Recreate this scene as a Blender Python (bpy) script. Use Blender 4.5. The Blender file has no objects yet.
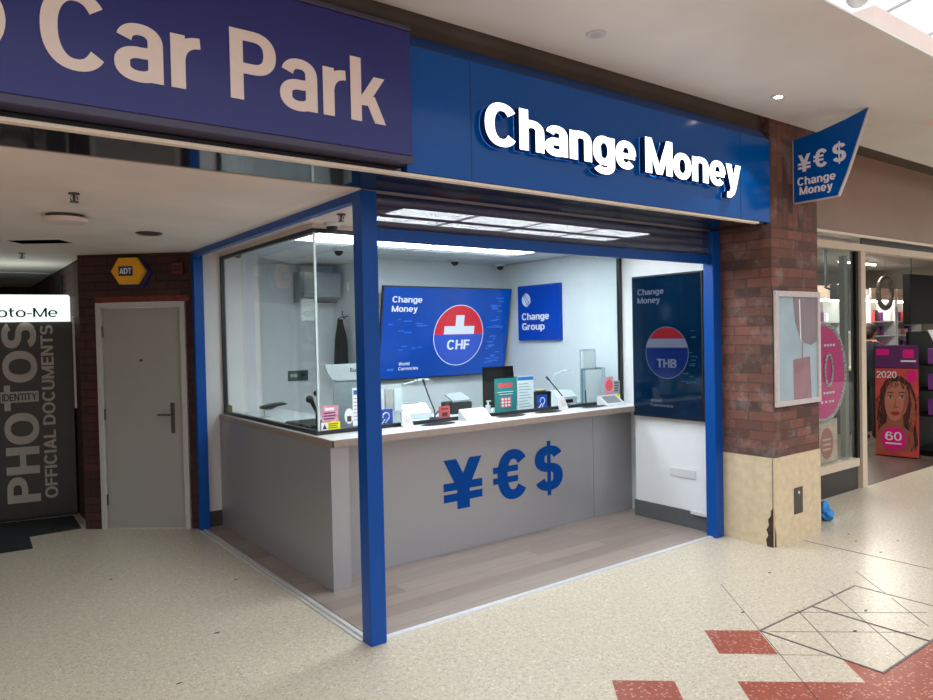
import bpy, bmesh, math, random
from mathutils import Vector, Matrix
PI = math.pi
random.seed(7)
SC = bpy.context.scene
COL = SC.collection

# ------------------------------------------------------------------ materials
def lin(c):
    return tuple(((v/255)/12.92 if v/255 <= 0.04045 else ((v/255+0.055)/1.055)**2.4) for v in c) + (1.0,)

def nodes(name):
    m = bpy.data.materials.new(name); m.use_nodes = True
    nt = m.node_tree
    return m, nt, nt.nodes['Principled BSDF'], nt.nodes['Material Output']

def mat(name, c, rough=0.5, metal=0.0, var=0.04, scale=30.0, bump=0.0, emit=None, estr=1.0, spec=0.5, coat=0.0, stretch=None):
    m, nt, p, out = nodes(name)
    tc = nt.nodes.new('ShaderNodeTexCoord')
    mp = nt.nodes.new('ShaderNodeMapping')
    if stretch: mp.inputs['Scale'].default_value = stretch
    nz = nt.nodes.new('ShaderNodeTexNoise'); nz.inputs['Scale'].default_value = scale; nz.inputs['Detail'].default_value = 4
    nt.links.new(tc.outputs['Object'], mp.inputs[0]); nt.links.new(mp.outputs[0], nz.inputs['Vector'])
    rp = nt.nodes.new('ShaderNodeValToRGB')
    l = lin(c)
    rp.color_ramp.elements[0].color = tuple(max(0, v*(1-var*2)) for v in l[:3]) + (1,)
    rp.color_ramp.elements[1].color = tuple(min(1, v*(1+var*2)) for v in l[:3]) + (1,)
    rp.color_ramp.elements[0].position = 0.3; rp.color_ramp.elements[1].position = 0.7
    nt.links.new(nz.outputs['Fac'], rp.inputs[0]); nt.links.new(rp.outputs[0], p.inputs['Base Color'])
    p.inputs['Roughness'].default_value = rough; p.inputs['Metallic'].default_value = metal
    p.inputs['Specular IOR Level'].default_value = spec
    p.inputs['Coat Weight'].default_value = coat
    if bump:
        b = nt.nodes.new('ShaderNodeBump'); b.inputs['Strength'].default_value = bump; b.inputs['Distance'].default_value = 0.004
        nt.links.new(nz.outputs['Fac'], b.inputs['Height']); nt.links.new(b.outputs[0], p.inputs['Normal'])
    if emit:
        p.inputs['Emission Color'].default_value = lin(emit); p.inputs['Emission Strength'].default_value = estr
    return m

def math_node(nt, op, a, b=None, c=None):
    n = nt.nodes.new('ShaderNodeMath'); n.operation = op
    for i, v in enumerate((a, b, c)):
        if v is None: continue
        if isinstance(v, (int, float)): n.inputs[i].default_value = v
        else: nt.links.new(v, n.inputs[i])
    return n.outputs[0]

def mixc(nt, fac, a, b):
    n = nt.nodes.new('ShaderNodeMix'); n.data_type = 'RGBA'
    for sock, v in ((n.inputs[0], fac), (n.inputs[6], a), (n.inputs[7], b)):
        if isinstance(v, (tuple, float, int)): sock.default_value = v
        else: nt.links.new(v, sock)
    return n.outputs[2]

def terrazzo(name, base, dark, light, rough=0.3, seams=True, warm=None, big=70, thr=0.84):
    m, nt, p, out = nodes(name)
    tc = nt.nodes.new('ShaderNodeTexCoord')
    v1 = nt.nodes.new('ShaderNodeTexVoronoi'); v1.inputs['Scale'].default_value = big*2.2
    v2 = nt.nodes.new('ShaderNodeTexVoronoi'); v2.inputs['Scale'].default_value = big
    nz = nt.nodes.new('ShaderNodeTexNoise'); nz.inputs['Scale'].default_value = 2.2; nz.inputs['Detail'].default_value = 5
    nf = nt.nodes.new('ShaderNodeTexNoise'); nf.inputs['Scale'].default_value = 38; nf.inputs['Detail'].default_value = 6; nf.inputs['Roughness'].default_value = 0.75
    for n in (v1, v2, nz, nf): nt.links.new(tc.outputs['Object'], n.inputs['Vector'])
    s1 = nt.nodes.new('ShaderNodeSeparateColor'); nt.links.new(v1.outputs['Color'], s1.inputs[0])
    s2 = nt.nodes.new('ShaderNodeSeparateColor'); nt.links.new(v2.outputs['Color'], s2.inputs[0])
    darkm = math_node(nt, 'GREATER_THAN', s1.outputs[0], 0.93)
    lightm = math_node(nt, 'GREATER_THAN', s2.outputs[1], thr)
    edge = math_node(nt, 'LESS_THAN', v2.outputs['Distance'], 0.42)
    lightm = math_node(nt, 'MULTIPLY', lightm, edge)
    c = mixc(nt, nz.outputs['Fac'], lin(base), lin(warm or base))
    c = mixc(nt, math_node(nt, 'MULTIPLY', lightm, 0.7), c, lin(light))
    c = mixc(nt, math_node(nt, 'MULTIPLY', darkm, 0.45), c, lin(dark))
    mott = math_node(nt, 'MULTIPLY', math_node(nt, 'SUBTRACT', nf.outputs['Fac'], 0.47), 1.9)
    dk = math_node(nt, 'MAXIMUM', mott, 0.0)
    c = mixc(nt, dk, c, lin(dark))
    nt.links.new(c, p.inputs['Base Color'])
    p.inputs['Roughness'].default_value = rough
    p.inputs['Specular IOR Level'].default_value = 0.35
    return m

def brick(name, c1, c2, mortar, bw=0.225, bh=0.075, soldier=None, rough=0.85, squash=None, white=0.0):
    m, nt, p, out = nodes(name)
    tc = nt.nodes.new('ShaderNodeTexCoord'); ge = nt.nodes.new('ShaderNodeNewGeometry')
    sp = nt.nodes.new('ShaderNodeSeparateXYZ'); nt.links.new(tc.outputs['Object'], sp.inputs[0])
    sn = nt.nodes.new('ShaderNodeSeparateXYZ'); nt.links.new(tc.outputs['Normal'], sn.inputs[0])
    ax = math_node(nt, 'GREATER_THAN', math_node(nt, 'ABSOLUTE', sn.outputs[0]), 0.6)
    h = math_node(nt, 'ADD', math_node(nt, 'MULTIPLY', sp.outputs[1], ax), math_node(nt, 'MULTIPLY', sp.outputs[0], math_node(nt, 'SUBTRACT', 1.0, ax)))
    u, v = h, sp.outputs[2]
    if soldier is not None:
        s = math_node(nt, 'GREATER_THAN', sp.outputs[2], soldier)
        t = math_node(nt, 'SUBTRACT', 1.0, s)
        zz = math_node(nt, 'SUBTRACT', sp.outputs[2], soldier)
        u2 = math_node(nt, 'ADD', math_node(nt, 'MULTIPLY', u, t), math_node(nt, 'MULTIPLY', zz, s))
        v2 = math_node(nt, 'ADD', math_node(nt, 'MULTIPLY', v, t), math_node(nt, 'MULTIPLY', math_node(nt, 'ADD', h, 10.0), s))
        u, v = u2, v2
    cb = nt.nodes.new('ShaderNodeCombineXYZ'); nt.links.new(u, cb.inputs[0]); nt.links.new(v, cb.inputs[1])
    br = nt.nodes.new('ShaderNodeTexBrick'); nt.links.new(cb.outputs[0], br.inputs['Vector'])
    br.inputs['Scale'].default_value = 1.0; br.inputs['Brick Width'].default_value = bw; br.inputs['Row Height'].default_value = bh
    br.inputs['Mortar Size'].default_value = 0.005; br.inputs['Mortar Smooth'].default_value = 0.3; br.inputs['Bias'].default_value = 0.0
    br.inputs['Color1'].default_value = lin(c1); br.inputs['Color2'].default_value = lin(c2); br.inputs['Mortar'].default_value = lin(mortar)
    nz = nt.nodes.new('ShaderNodeTexNoise'); nz.inputs['Scale'].default_value = 24; nz.inputs['Detail'].default_value = 6
    nt.links.new(tc.outputs['Object'], nz.inputs['Vector'])
    c = mixc(nt, math_node(nt, 'MULTIPLY', nz.outputs['Fac'], 0.55), br.outputs['Color'], lin(mortar))
    if white:
        n2 = nt.nodes.new('ShaderNodeTexNoise'); n2.inputs['Scale'].default_value = 5; n2.inputs['Detail'].default_value = 8; n2.inputs['Roughness'].default_value = 0.7
        nt.links.new(tc.outputs['Object'], n2.inputs['Vector'])
        w = math_node(nt, 'MULTIPLY', math_node(nt, 'MAXIMUM', math_node(nt, 'SUBTRACT', n2.outputs['Fac'], 0.52), 0.0), white)
        c = mixc(nt, w, c, lin((190, 185, 180)))
    nt.links.new(c, p.inputs['Base Color']); p.inputs['Roughness'].default_value = rough
    b = nt.nodes.new('ShaderNodeBump'); b.inputs['Strength'].default_value = 0.7; b.inputs['Distance'].default_value = 0.006; b.invert = True
    nt.links.new(br.outputs['Fac'], b.inputs['Height']); nt.links.new(b.outputs[0], p.inputs['Normal'])
    return m

def glass(name, tint=(238, 248, 248), r0=0.022, rough=0.0):
    m, nt, p, out = nodes(name)
    tr = nt.nodes.new('ShaderNodeBsdfTransparent'); tr.inputs[0].default_value = lin(tint)
    gl = nt.nodes.new('ShaderNodeBsdfGlossy'); gl.inputs['Roughness'].default_value = rough
    ge = nt.nodes.new('ShaderNodeNewGeometry'); dp = nt.nodes.new('ShaderNodeVectorMath'); dp.operation = 'DOT_PRODUCT'
    nt.links.new(ge.outputs['Normal'], dp.inputs[0]); nt.links.new(ge.outputs['Incoming'], dp.inputs[1])
    c = math_node(nt, 'SUBTRACT', 1.0, math_node(nt, 'ABSOLUTE', dp.outputs['Value']))
    f = math_node(nt, 'ADD', math_node(nt, 'MULTIPLY', math_node(nt, 'POWER', c, 5.0), 1-r0), r0)
    mx = nt.nodes.new('ShaderNodeMixShader')
    nt.links.new(f, mx.inputs[0]); nt.links.new(tr.outputs[0], mx.inputs[1]); nt.links.new(gl.outputs[0], mx.inputs[2])
    nt.links.new(mx.outputs[0], out.inputs['Surface'])
    return m

def perforated(name, c, pitch=0.0045):
    # punched sheet: small see-through holes in a painted slat, ribs stay solid
    m, nt, p, out = nodes(name)
    tc = nt.nodes.new('ShaderNodeTexCoord')
    sp = nt.nodes.new('ShaderNodeSeparateXYZ'); nt.links.new(tc.outputs['Object'], sp.inputs[0])
    def tri(v, per):
        f = math_node(nt, 'FRACT', math_node(nt, 'MULTIPLY', v, 1/per))
        return math_node(nt, 'SUBTRACT', f, 0.5)
    a = tri(sp.outputs[0], pitch); b = tri(sp.outputs[2], pitch)
    d = math_node(nt, 'ADD', math_node(nt, 'MULTIPLY', a, a), math_node(nt, 'MULTIPLY', b, b))
    hole = math_node(nt, 'LESS_THAN', d, 0.022)
    row = math_node(nt, 'FRACT', math_node(nt, 'MULTIPLY', math_node(nt, 'SUBTRACT', 2.505, sp.outputs[2]), 1/0.062))
    body = math_node(nt, 'GREATER_THAN', row, 0.26)
    fac = math_node(nt, 'MULTIPLY', hole, body)
    tr = nt.nodes.new('ShaderNodeBsdfTransparent'); mx = nt.nodes.new('ShaderNodeMixShader')
    p.inputs['Base Color'].default_value = lin(c); p.inputs['Roughness'].default_value = 0.35
    nt.links.new(fac, mx.inputs[0]); nt.links.new(p.outputs[0], mx.inputs[1]); nt.links.new(tr.outputs[0], mx.inputs[2])
    nt.links.new(mx.outputs[0], out.inputs['Surface'])
    return m

def tiled(name, c, line, px=0.6, py=0.6, ox=0.45, oy=0.22, w=0.006, rough=0.8):
    m, nt, p, out = nodes(name)
    tc = nt.nodes.new('ShaderNodeTexCoord'); sp = nt.nodes.new('ShaderNodeSeparateXYZ'); nt.links.new(tc.outputs['Object'], sp.inputs[0])
    def ln(v, o, per):
        f = math_node(nt, 'FRACT', math_node(nt, 'MULTIPLY', math_node(nt, 'SUBTRACT', v, o-10*per), 1/per))
        return math_node(nt, 'LESS_THAN', f, w/per*2)
    g = math_node(nt, 'MAXIMUM', ln(sp.outputs[0], ox, px), ln(sp.outputs[1], oy, py))
    nz = nt.nodes.new('ShaderNodeTexNoise'); nz.inputs['Scale'].default_value = 60
    nt.links.new(tc.outputs['Object'], nz.inputs['Vector'])
    l = lin(c)
    base = mixc(nt, nz.outputs['Fac'], tuple(v*0.93 for v in l[:3])+(1,), l)
    nt.links.new(mixc(nt, g, base, lin(line)), p.inputs['Base Color']); p.inputs['Roughness'].default_value = rough
    return m

def planks(name, c1, c2, seam):
    m, nt, p, out = nodes(name)
    tc = nt.nodes.new('ShaderNodeTexCoord')
    br = nt.nodes.new('ShaderNodeTexBrick'); nt.links.new(tc.outputs['Object'], br.inputs['Vector'])
    br.inputs['Scale'].default_value = 1; br.inputs['Brick Width'].default_value = 1.2; br.inputs['Row Height'].default_value = 0.15
    br.inputs['Mortar Size'].default_value = 0.0012; br.inputs['Color1'].default_value = lin(c1); br.inputs['Color2'].default_value = lin(c2); br.inputs['Mortar'].default_value = lin(seam)
    mp = nt.nodes.new('ShaderNodeMapping'); mp.inputs['Scale'].default_value = (1.5, 22, 1)
    nz = nt.nodes.new('ShaderNodeTexNoise'); nz.inputs['Scale'].default_value = 2.0; nz.inputs['Detail'].default_value = 6
    nt.links.new(tc.outputs['Object'], mp.inputs[0]); nt.links.new(mp.outputs[0], nz.inputs['Vector'])
    c = mixc(nt, math_node(nt, 'MULTIPLY', nz.outputs['Fac'], 0.6), br.outputs['Color'], lin(seam))
    nt.links.new(c, p.inputs['Base Color']); p.inputs['Roughness'].default_value = 0.38
    return m

M = dict(
    blue_frame=mat('blue powder coat', (0, 72, 152), 0.35, var=0.02, spec=0.3),
    fascia=mat('fascia blue', (0, 84, 168), 0.14, var=0.02, scale=1.5, spec=0.25),
    fascia_edge=mat('fascia edge blue', (4, 58, 122), 0.35, var=0.03),
    purple=mat('car park sign face', (30, 36, 118), 0.35, var=0.03, scale=1.2),
    purple_edge=mat('car park sign edge', (60, 56, 84), 0.35),
    cream_letter=mat('cream vinyl letters', (238, 222, 214), 0.5, var=0.01),
    lit_letter=mat('lit letter faces', (250, 252, 255), 0.4, var=0.0, emit=(245, 250, 255), estr=1.6),
    letter_side=mat('letter returns', (8, 45, 98), 0.4),
    pale_text=mat('pale sign text', (238, 238, 245), 0.5, var=0.0),
    mall_ceiling=mat('mall ceiling paint', (226, 229, 222), 0.42, var=0.03, scale=1.5, bump=0.0),
    lobby_ceiling=mat('lobby ceiling paint', (224, 214, 204), 0.8, var=0.03, scale=2),
    plaster=mat('warm soffit plaster', (214, 200, 190), 0.8, var=0.02, scale=4),
    dark_brown=mat('bulkhead dark brown', (78, 66, 56), 0.8, var=0.1, scale=3),
    soffit=mat('dark tinted soffit', (22, 28, 40), 0.06, var=0.05, spec=0.9),
    strip=mat('light cream angle trim', (236, 224, 204), 0.45, var=0.02),
    alu=mat('brushed aluminium', (226, 228, 232), 0.35, metal=0.5, var=0.03),
    silver=mat('silver plastic frame', (200, 192, 190), 0.4, metal=0.2),
    white_wall=mat('white painted wall', (222, 226, 228), 0.7, var=0.01, scale=8),
    warm_wall=mat('white wall by the lobby', (216, 208, 204), 0.7, var=0.02, scale=4),
    skirting=mat('grey skirting', (88, 92, 95), 0.45, var=0.03),
    skirt_dark=mat('brown skirting', (66, 58, 56), 0.5),
    counter=mat('grey satin laminate', (162, 163, 166), 0.32, metal=0.3, var=0.01, scale=200, bump=0.0),
    worktop=mat('white worktop', (214, 217, 217), 0.3, var=0.01),
    worktop_edge=mat('worktop edging', (150, 136, 126), 0.35),
    black_frame=mat('dark glazing channel', (42, 44, 46), 0.4, metal=0.3),
    glass=glass('partition glass', (246, 252, 252), 0.02), side_glass=glass('side partition glass', (246, 252, 252), 0.06),
    shop_glass=glass('shop window glass', (236, 242, 240), 0.012),
    edge_glass=mat('polished glass edge', (205, 225, 225), 0.15),
    led=mat('led diffuser', (255, 255, 255), 0.5, var=0.0, emit=(242, 249, 255), estr=9.0),
    led_frame=mat('led panel frame', (225, 228, 230), 0.5),
    booth_tiles=tiled('suspended ceiling tiles', (206, 210, 212), (130, 134, 138)),
    laminate=planks('grey wood laminate', (172, 158, 148), (146, 131, 122), (98, 86, 80)),
    shop_planks=planks('brown shop floor', (98, 82, 74), (84, 70, 62), (52, 42, 38)),
    floor=terrazzo('cream terrazzo', (198, 190, 172), (98, 86, 72), (230, 225, 212), warm=(204, 192, 170)),
    red_tile=terrazzo('red terrazzo', (150, 78, 62), (104, 50, 40), (214, 170, 154), warm=(160, 88, 72), big=62, thr=0.68),
    seam=mat('dark floor seam', (84, 76, 66), 0.8),
    cover_metal=mat('worn metal edging', (122, 112, 112), 0.45, metal=0.5, var=0.15, scale=30),
    mat_rubber=mat('black entrance mat', (28, 32, 37), 0.85, var=0.12, scale=90, bump=0.4),
    pillar_brick=brick('pillar brick', (138, 86, 72), (70, 50, 46), (84, 66, 58), soldier=2.50, white=1.3),
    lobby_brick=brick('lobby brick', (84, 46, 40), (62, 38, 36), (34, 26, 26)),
    lintel=mat('red brick lintel', (112, 50, 36), 0.8, var=0.15, scale=20),
    stone=mat('cream stone cladding', (208, 190, 158), 0.5, var=0.055, scale=16),
    stone_dirt=mat('exposed dark mortar', (58, 44, 36), 0.9, var=0.3, scale=30, bump=0.6),
    door=mat('grey painted door', (158, 154, 148), 0.5, var=0.015, scale=3),
    door_frame=mat('grey gloss frame', (186, 182, 176), 0.35, var=0.02),
    steel=mat('dark steel', (92, 88, 84), 0.3, metal=0.9),
    black=mat('black plastic', (16, 17, 19), 0.45),
    black_fabric=mat('black fabric', (20, 20, 23), 0.95, var=0.2, scale=60, bump=0.4),
    white_plastic=mat('white plastic', (206, 209, 211), 0.35, var=0.01),
    grey_plastic=mat('grey plastic', (150, 156, 160), 0.4),
    paper=mat('white paper', (232, 234, 236), 0.7, var=0.01),
    print_grey=mat('grey print', (150, 156, 162), 0.7),
    print_blue=mat('blue print', (40, 110, 190), 0.6),
    acrylic=glass('clear acrylic', (225, 232, 235)),
    yellow=mat('alarm box yellow', (242, 172, 26), 0.45, var=0.02),
    alarm_blue=mat('alarm box blue', (26, 32, 82), 0.45),
    red_box=mat('dull red plastic', (92, 22, 26), 0.5),
    booth_panel=mat('photo booth brown panel', (52, 46, 42), 0.45, var=0.04, scale=10),
    booth_print=mat('photo booth grey lettering', (174, 166, 158), 0.55, var=0.03),
    lightbox=mat('lightbox face', (235, 245, 242), 0.4, var=0.0, emit=(225, 242, 238), estr=0.85),
    ink=mat('black ink', (20, 22, 24), 0.6), matte_black=mat('matte black grille', (8, 8, 8), 1.0, spec=0.0),
    screen_blue=mat('lit blue screen', (0, 30, 96), 0.2, var=0.2, scale=3, emit=(0, 78, 182), estr=0.5, spec=0.3),
    screen_navy=mat('dim navy screen', (2, 20, 40), 0.07, var=0.2, scale=2, emit=(0, 34, 62), estr=0.25, spec=0.35),
    scr_white=mat('screen white', (150, 150, 170), 0.2, var=0, emit=(206, 212, 232), estr=0.6),
    scr_red=mat('screen red', (120, 10, 20), 0.2, var=0.02, emit=(210, 30, 50), estr=0.6),
    scr_cblue=mat('screen disc blue', (20, 40, 120), 0.2, var=0.02, emit=(34, 76, 178), estr=0.7),
    scr_faint=mat('screen faint text', (30, 70, 150), 0.2, var=0, emit=(50, 110, 205), estr=0.6),
    dim_white=mat('dim screen white', (70, 74, 88), 0.15, var=0, emit=(100, 108, 126), estr=0.16),
    dim_red=mat('dim screen red', (74, 14, 18), 0.15, var=0.02, emit=(130, 24, 32), estr=0.3),
    dim_blue=mat('dim screen blue', (4, 18, 60), 0.15, var=0.02, emit=(6, 30, 84), estr=0.25),
    dim_faint=mat('dim screen faint text', (10, 40, 66), 0.15, var=0, emit=(44, 78, 108), estr=0.35),
    group_blue=mat('group sign blue', (0, 68, 178), 0.5, var=0.01, spec=0.2),
    symbol_blue=mat('symbol blue vinyl', (0, 70, 152), 0.6, var=0.01, spec=0.1),
    teal=mat('teal poster', (20, 132, 132), 0.5, var=0.02),
    coral=mat('coral print', (226, 88, 92), 0.5, var=0.02),
    pink_card=mat('pink card', (214, 150, 170), 0.5, var=0.15, scale=40),
    sticker_yellow=mat('yellow sticker', (230, 226, 20), 0.5, var=0.01),
    hearing_blue=mat('hearing loop blue', (10, 70, 180), 0.5),
    display_glass=mat('pale display', (200, 216, 222), 0.2),
    display_grey=mat('grey display', (120, 132, 134), 0.2),
    beige_sticker=mat('beige label', (176, 172, 120), 0.6),
    green_panel=mat('dark green switch panel', (44, 84, 78), 0.4),
    taupe=mat('taupe shop fascia', (150, 122, 108), 0.35, var=0.04, scale=1.5),
    shop_frame=mat('cream shop frame', (206, 190, 168), 0.45, var=0.03),
    shop_kick=mat('black kick panel', (30, 27, 27), 0.4),
    shop_dark=mat('shop black panel', (11, 10, 13), 0.6, spec=0.15),
    shop_wall=mat('shop cream wall', (196, 184, 160), 0.7),
    shop_grey=mat('shop grey wall', (150, 146, 140), 0.7),
    shop_led=mat('shop light tubes', (255, 255, 250), 0.5, var=0, emit=(255, 248, 235), estr=12.0),
    magenta=mat('magenta disc', (236, 8, 134), 0.55, var=0.02),
    beads=mat('black and white beads', (190, 182, 185), 0.5, var=0.45, scale=60),
    banner=mat('pale window banner', (222, 190, 172), 0.6, var=0.12, scale=8),
    banner_pink=mat('dusty pink print', (196, 108, 106), 0.6),
    violet=mat('violet header', (96, 40, 104), 0.5, var=0.06),
    poster_red=mat('coral red portrait ground', (206, 78, 74), 0.5, var=0.12, scale=4),
    skin_print=mat('printed skin', (196, 124, 100), 0.5, var=0.04, scale=8),
    skin_shade=mat('printed neck tone', (166, 92, 76), 0.5, var=0.06, scale=8),
    hair_print=mat('printed brown hair', (72, 38, 34), 0.5, var=0.35, scale=14, stretch=(1, 3, 0.5)),
    hair_light=mat('printed copper hair', (164, 84, 58), 0.5, var=0.25, scale=14),
    lips=mat('printed lips', (158, 48, 56), 0.5),
    purple_card=mat('purple gift box', (122, 60, 140), 0.5, var=0.1, scale=20),
    pink_card2=mat('pink gift box', (206, 70, 130), 0.5, var=0.1, scale=20),
    skin=mat('person skin', (188, 134, 112), 0.6),
    dark_cloth=mat('dark jumper', (22, 24, 34), 0.9),
    trousers=mat('black trousers', (18, 18, 20), 0.9),
    hair=mat('dark brown hair', (46, 28, 22), 0.7, var=0.2, scale=50),
    art_blue=mat('pale blue print', (160, 182, 192), 0.25, var=0.06, scale=3),
    art_mauve=mat('mauve print', (134, 122, 130), 0.25, var=0.06, scale=4),
    art_rose=mat('dusty rose print', (146, 112, 120), 0.25, var=0.08, scale=5),
    cloth_blue=mat('blue cloth', (54, 140, 214), 0.8, var=0.12, scale=40),
    beam_pink=mat('pale pink beam', (232, 214, 206), 0.7, var=0.02, scale=2),
    white_bar=mat('white glazing bars', (232, 232, 236), 0.5),
    lamp_on=mat('downlight lamp', (255, 245, 230), 0.4, var=0, emit=(255, 240, 215), estr=9),
    pale_seam=mat('fine wall joint', (90, 92, 96), 0.6),
)

# ------------------------------------------------------------------ mesh builder
class B:
    def __init__(s): s.bm = bmesh.new(); s.smooth = False
    def box(s, x0, x1, y0, y1, z0, z1, bev=0.0):
        t = bmesh.new(); bmesh.ops.create_cube(t, size=1)
        for v in t.verts:
            v.co = Vector(((x0+x1)/2+v.co.x*abs(x1-x0), (y0+y1)/2+v.co.y*abs(y1-y0), (z0+z1)/2+v.co.z*abs(z1-z0)))
        if bev: bmesh.ops.bevel(t, geom=list(t.edges), offset=bev, segments=2, affect='EDGES', profile=0.5)
        s._merge(t); return s
    def _merge(s, t, M4=None):
        if M4 is not None: bmesh.ops.transform(t, matrix=M4, verts=list(t.verts))
        me = bpy.data.meshes.new('t'); t.to_mesh(me); t.free(); s.bm.from_mesh(me); bpy.data.meshes.remove(me)
    def cyl(s, p0, p1, r, r2=None, seg=20):
        p0 = Vector(p0); p1 = Vector(p1); d = p1-p0
        t = bmesh.new(); bmesh.ops.create_cone(t, cap_ends=True, segments=seg, radius1=r, radius2=r if r2 is None else r2, depth=d.length)
        q = Vector((0, 0, 1)).rotation_difference(d.normalized()).to_matrix().to_4x4()
        s._merge(t, Matrix.Translation((p0+p1)/2) @ q); return s
    def ell(s, c, rx, ry, rz, seg=20, cut=None):
        t = bmesh.new(); bmesh.ops.create_uvsphere(t, u_segments=seg, v_segments=seg//2, radius=1)
        if cut is not None:
            bmesh.ops.bisect_plane(t, geom=list(t.verts)+list(t.edges)+list(t.faces), plane_co=(0, 0, cut), plane_no=(0, 0, 1), clear_outer=True)
        s._merge(t, Matrix.Translation(c) @ Matrix.Diagonal((rx, ry, rz, 1))); return s
    def prism(s, pts, ext):
        ext = Vector(ext); a = [s.bm.verts.new(Vector(p)) for p in pts]; b = [s.bm.verts.new(Vector(p)+ext) for p in pts]
        n = len(pts); s.bm.faces.new(a[::-1]); s.bm.faces.new(b)
        for i in range(n): s.bm.faces.new((a[i], a[(i+1) % n], b[(i+1) % n], b[i]))
        return s
    def tube(s, pts, r, seg=8):
        pts = [Vector(p) for p in pts]; rings = []
        up = Vector((0, 0, 1))
        for i, p in enumerate(pts):
            d = (pts[min(i+1, len(pts)-1)]-pts[max(i-1, 0)]).normalized()
            a = d.cross(up if abs(d.z) < 0.95 else Vector((1, 0, 0))).normalized(); b = d.cross(a).normalized()
            rr = r[i] if isinstance(r, (list, tuple)) else r
            rings.append([s.bm.verts.new(p+a*math.cos(2*PI*k/seg)*rr+b*math.sin(2*PI*k/seg)*rr) for k in range(seg)])
        for i in range(len(rings)-1):
            for k in range(seg): s.bm.faces.new((rings[i][k], rings[i][(k+1) % seg], rings[i+1][(k+1) % seg], rings[i+1][k]))
        s.bm.faces.new(rings[0][::-1]); s.bm.faces.new(rings[-1]); return s
    def grid(s, f, nu, nv):
        vs = [[s.bm.verts.new(Vector(f(i/nu, j/nv))) for j in range(nv+1)] for i in range(nu+1)]
        for i in range(nu):
            for j in range(nv): s.bm.faces.new((vs[i][j], vs[i+1][j], vs[i+1][j+1], vs[i][j+1]))
        return s

def root_of(o):
    while o.parent: o = o.parent
    return o

def obj(name, b, m, parent=None, world=True, smooth=False, origin=None):
    """link the builder as ONE mesh; under a parent, world coordinates are shifted to the thing's base"""
    bm = b.bm if isinstance(b, B) else b
    bmesh.ops.recalc_face_normals(bm, faces=list(bm.faces))
    me = bpy.data.meshes.new(name)
    off = Vector((0, 0, 0))
    if parent is not None and world: off = root_of(parent).location.copy()
    elif parent is None and origin is not None: off = Vector(origin)
    if off.length: bmesh.ops.translate(bm, vec=-off, verts=list(bm.verts))
    bm.to_mesh(me); bm.free()
    if smooth:
        for p in me.polygons: p.use_smooth = True
    ms = m if isinstance(m, (list, tuple)) else [m]
    for k in ms: me.materials.append(M[k] if isinstance(k, str) else k)
    o = bpy.data.objects.new(name, me); COL.objects.link(o)
    if parent is not None: o.parent = parent
    elif origin is not None: o.location = origin
    return o

def thing(name, label, cat, loc=(0, 0, 0), rotz=0.0, group=None):
    o = bpy.data.objects.new(name, None); COL.objects.link(o)
    o.location = loc; o.rotation_euler = (0, 0, rotz); o.empty_display_size = 0.1
    o['label'] = label; o['category'] = cat
    if group: o['group'] = group
    return o

def tag(o, label, cat, group=None, kind=None):
    o['label'] = label; o['category'] = cat
    if group: o['group'] = group
    if kind: o['kind'] = kind
    return o

def struct(name, b, m, label=None, **k):
    o = obj(name, b, m, **k); o['kind'] = 'structure'
    if label: o['label'] = label
    return o

def copy_tree(o, parent=None):
    c = o.copy(); COL.objects.link(c); c.parent = parent
    for ch in list(o.children): copy_tree(ch, c)
    return c

def script_text(name, s, origin, right, up, m, parent, cap=None, width=None, bold=0.02, depth=0.003, world=True, align='l', track=1.0, returns=None, lip=0.0):
    cu = bpy.data.curves.new('txt', 'FONT'); cu.body = s; cu.size = 1.0; cu.offset = bold; cu.space_character = track
    cu.extrude = 0.5; cu.resolution_u = 5; cu.space_line = 0.85
    t = bpy.data.objects.new('txt', cu); COL.objects.link(t); bpy.context.view_layer.update()
    dg = bpy.context.evaluated_depsgraph_get()
    me = bpy.data.meshes.new_from_object(t.evaluated_get(dg)); COL.objects.unlink(t); bpy.data.objects.remove(t)
    xs = [v.co.x for v in me.vertices]; x0, x1 = min(xs), max(xs)
    right = Vector(right).normalized(); up = Vector(up).normalized(); n = right.cross(up)
    sy = cap/(0.69+bold*2) if cap else None
    sx = width/(x1-x0) if width else None
    if sy is None: sy = sx
    if sx is None: sx = sy
    o0 = Vector(origin); w = (x1-x0)*sx
    if align == 'c': o0 = o0-right*w/2
    off = root_of(parent).location if (parent is not None and world) else Vector((0, 0, 0))
    for v in me.vertices:
        c = v.co.copy()
        v.co = o0+right*((c.x-x0)*sx)+up*((c.y+bold)*sy)+n*((c.z+0.5)*depth+lip)-off
    me.name = name; me.materials.clear()
    me.materials.append(M[m])
    if returns:
        me.materials.append(M[returns])
        for p in me.polygons: p.material_index = 0 if abs(p.normal.dot(n)) > 0.7 else 1
    o = bpy.data.objects.new(name, me); COL.objects.link(o); o.parent = parent
    return o

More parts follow.
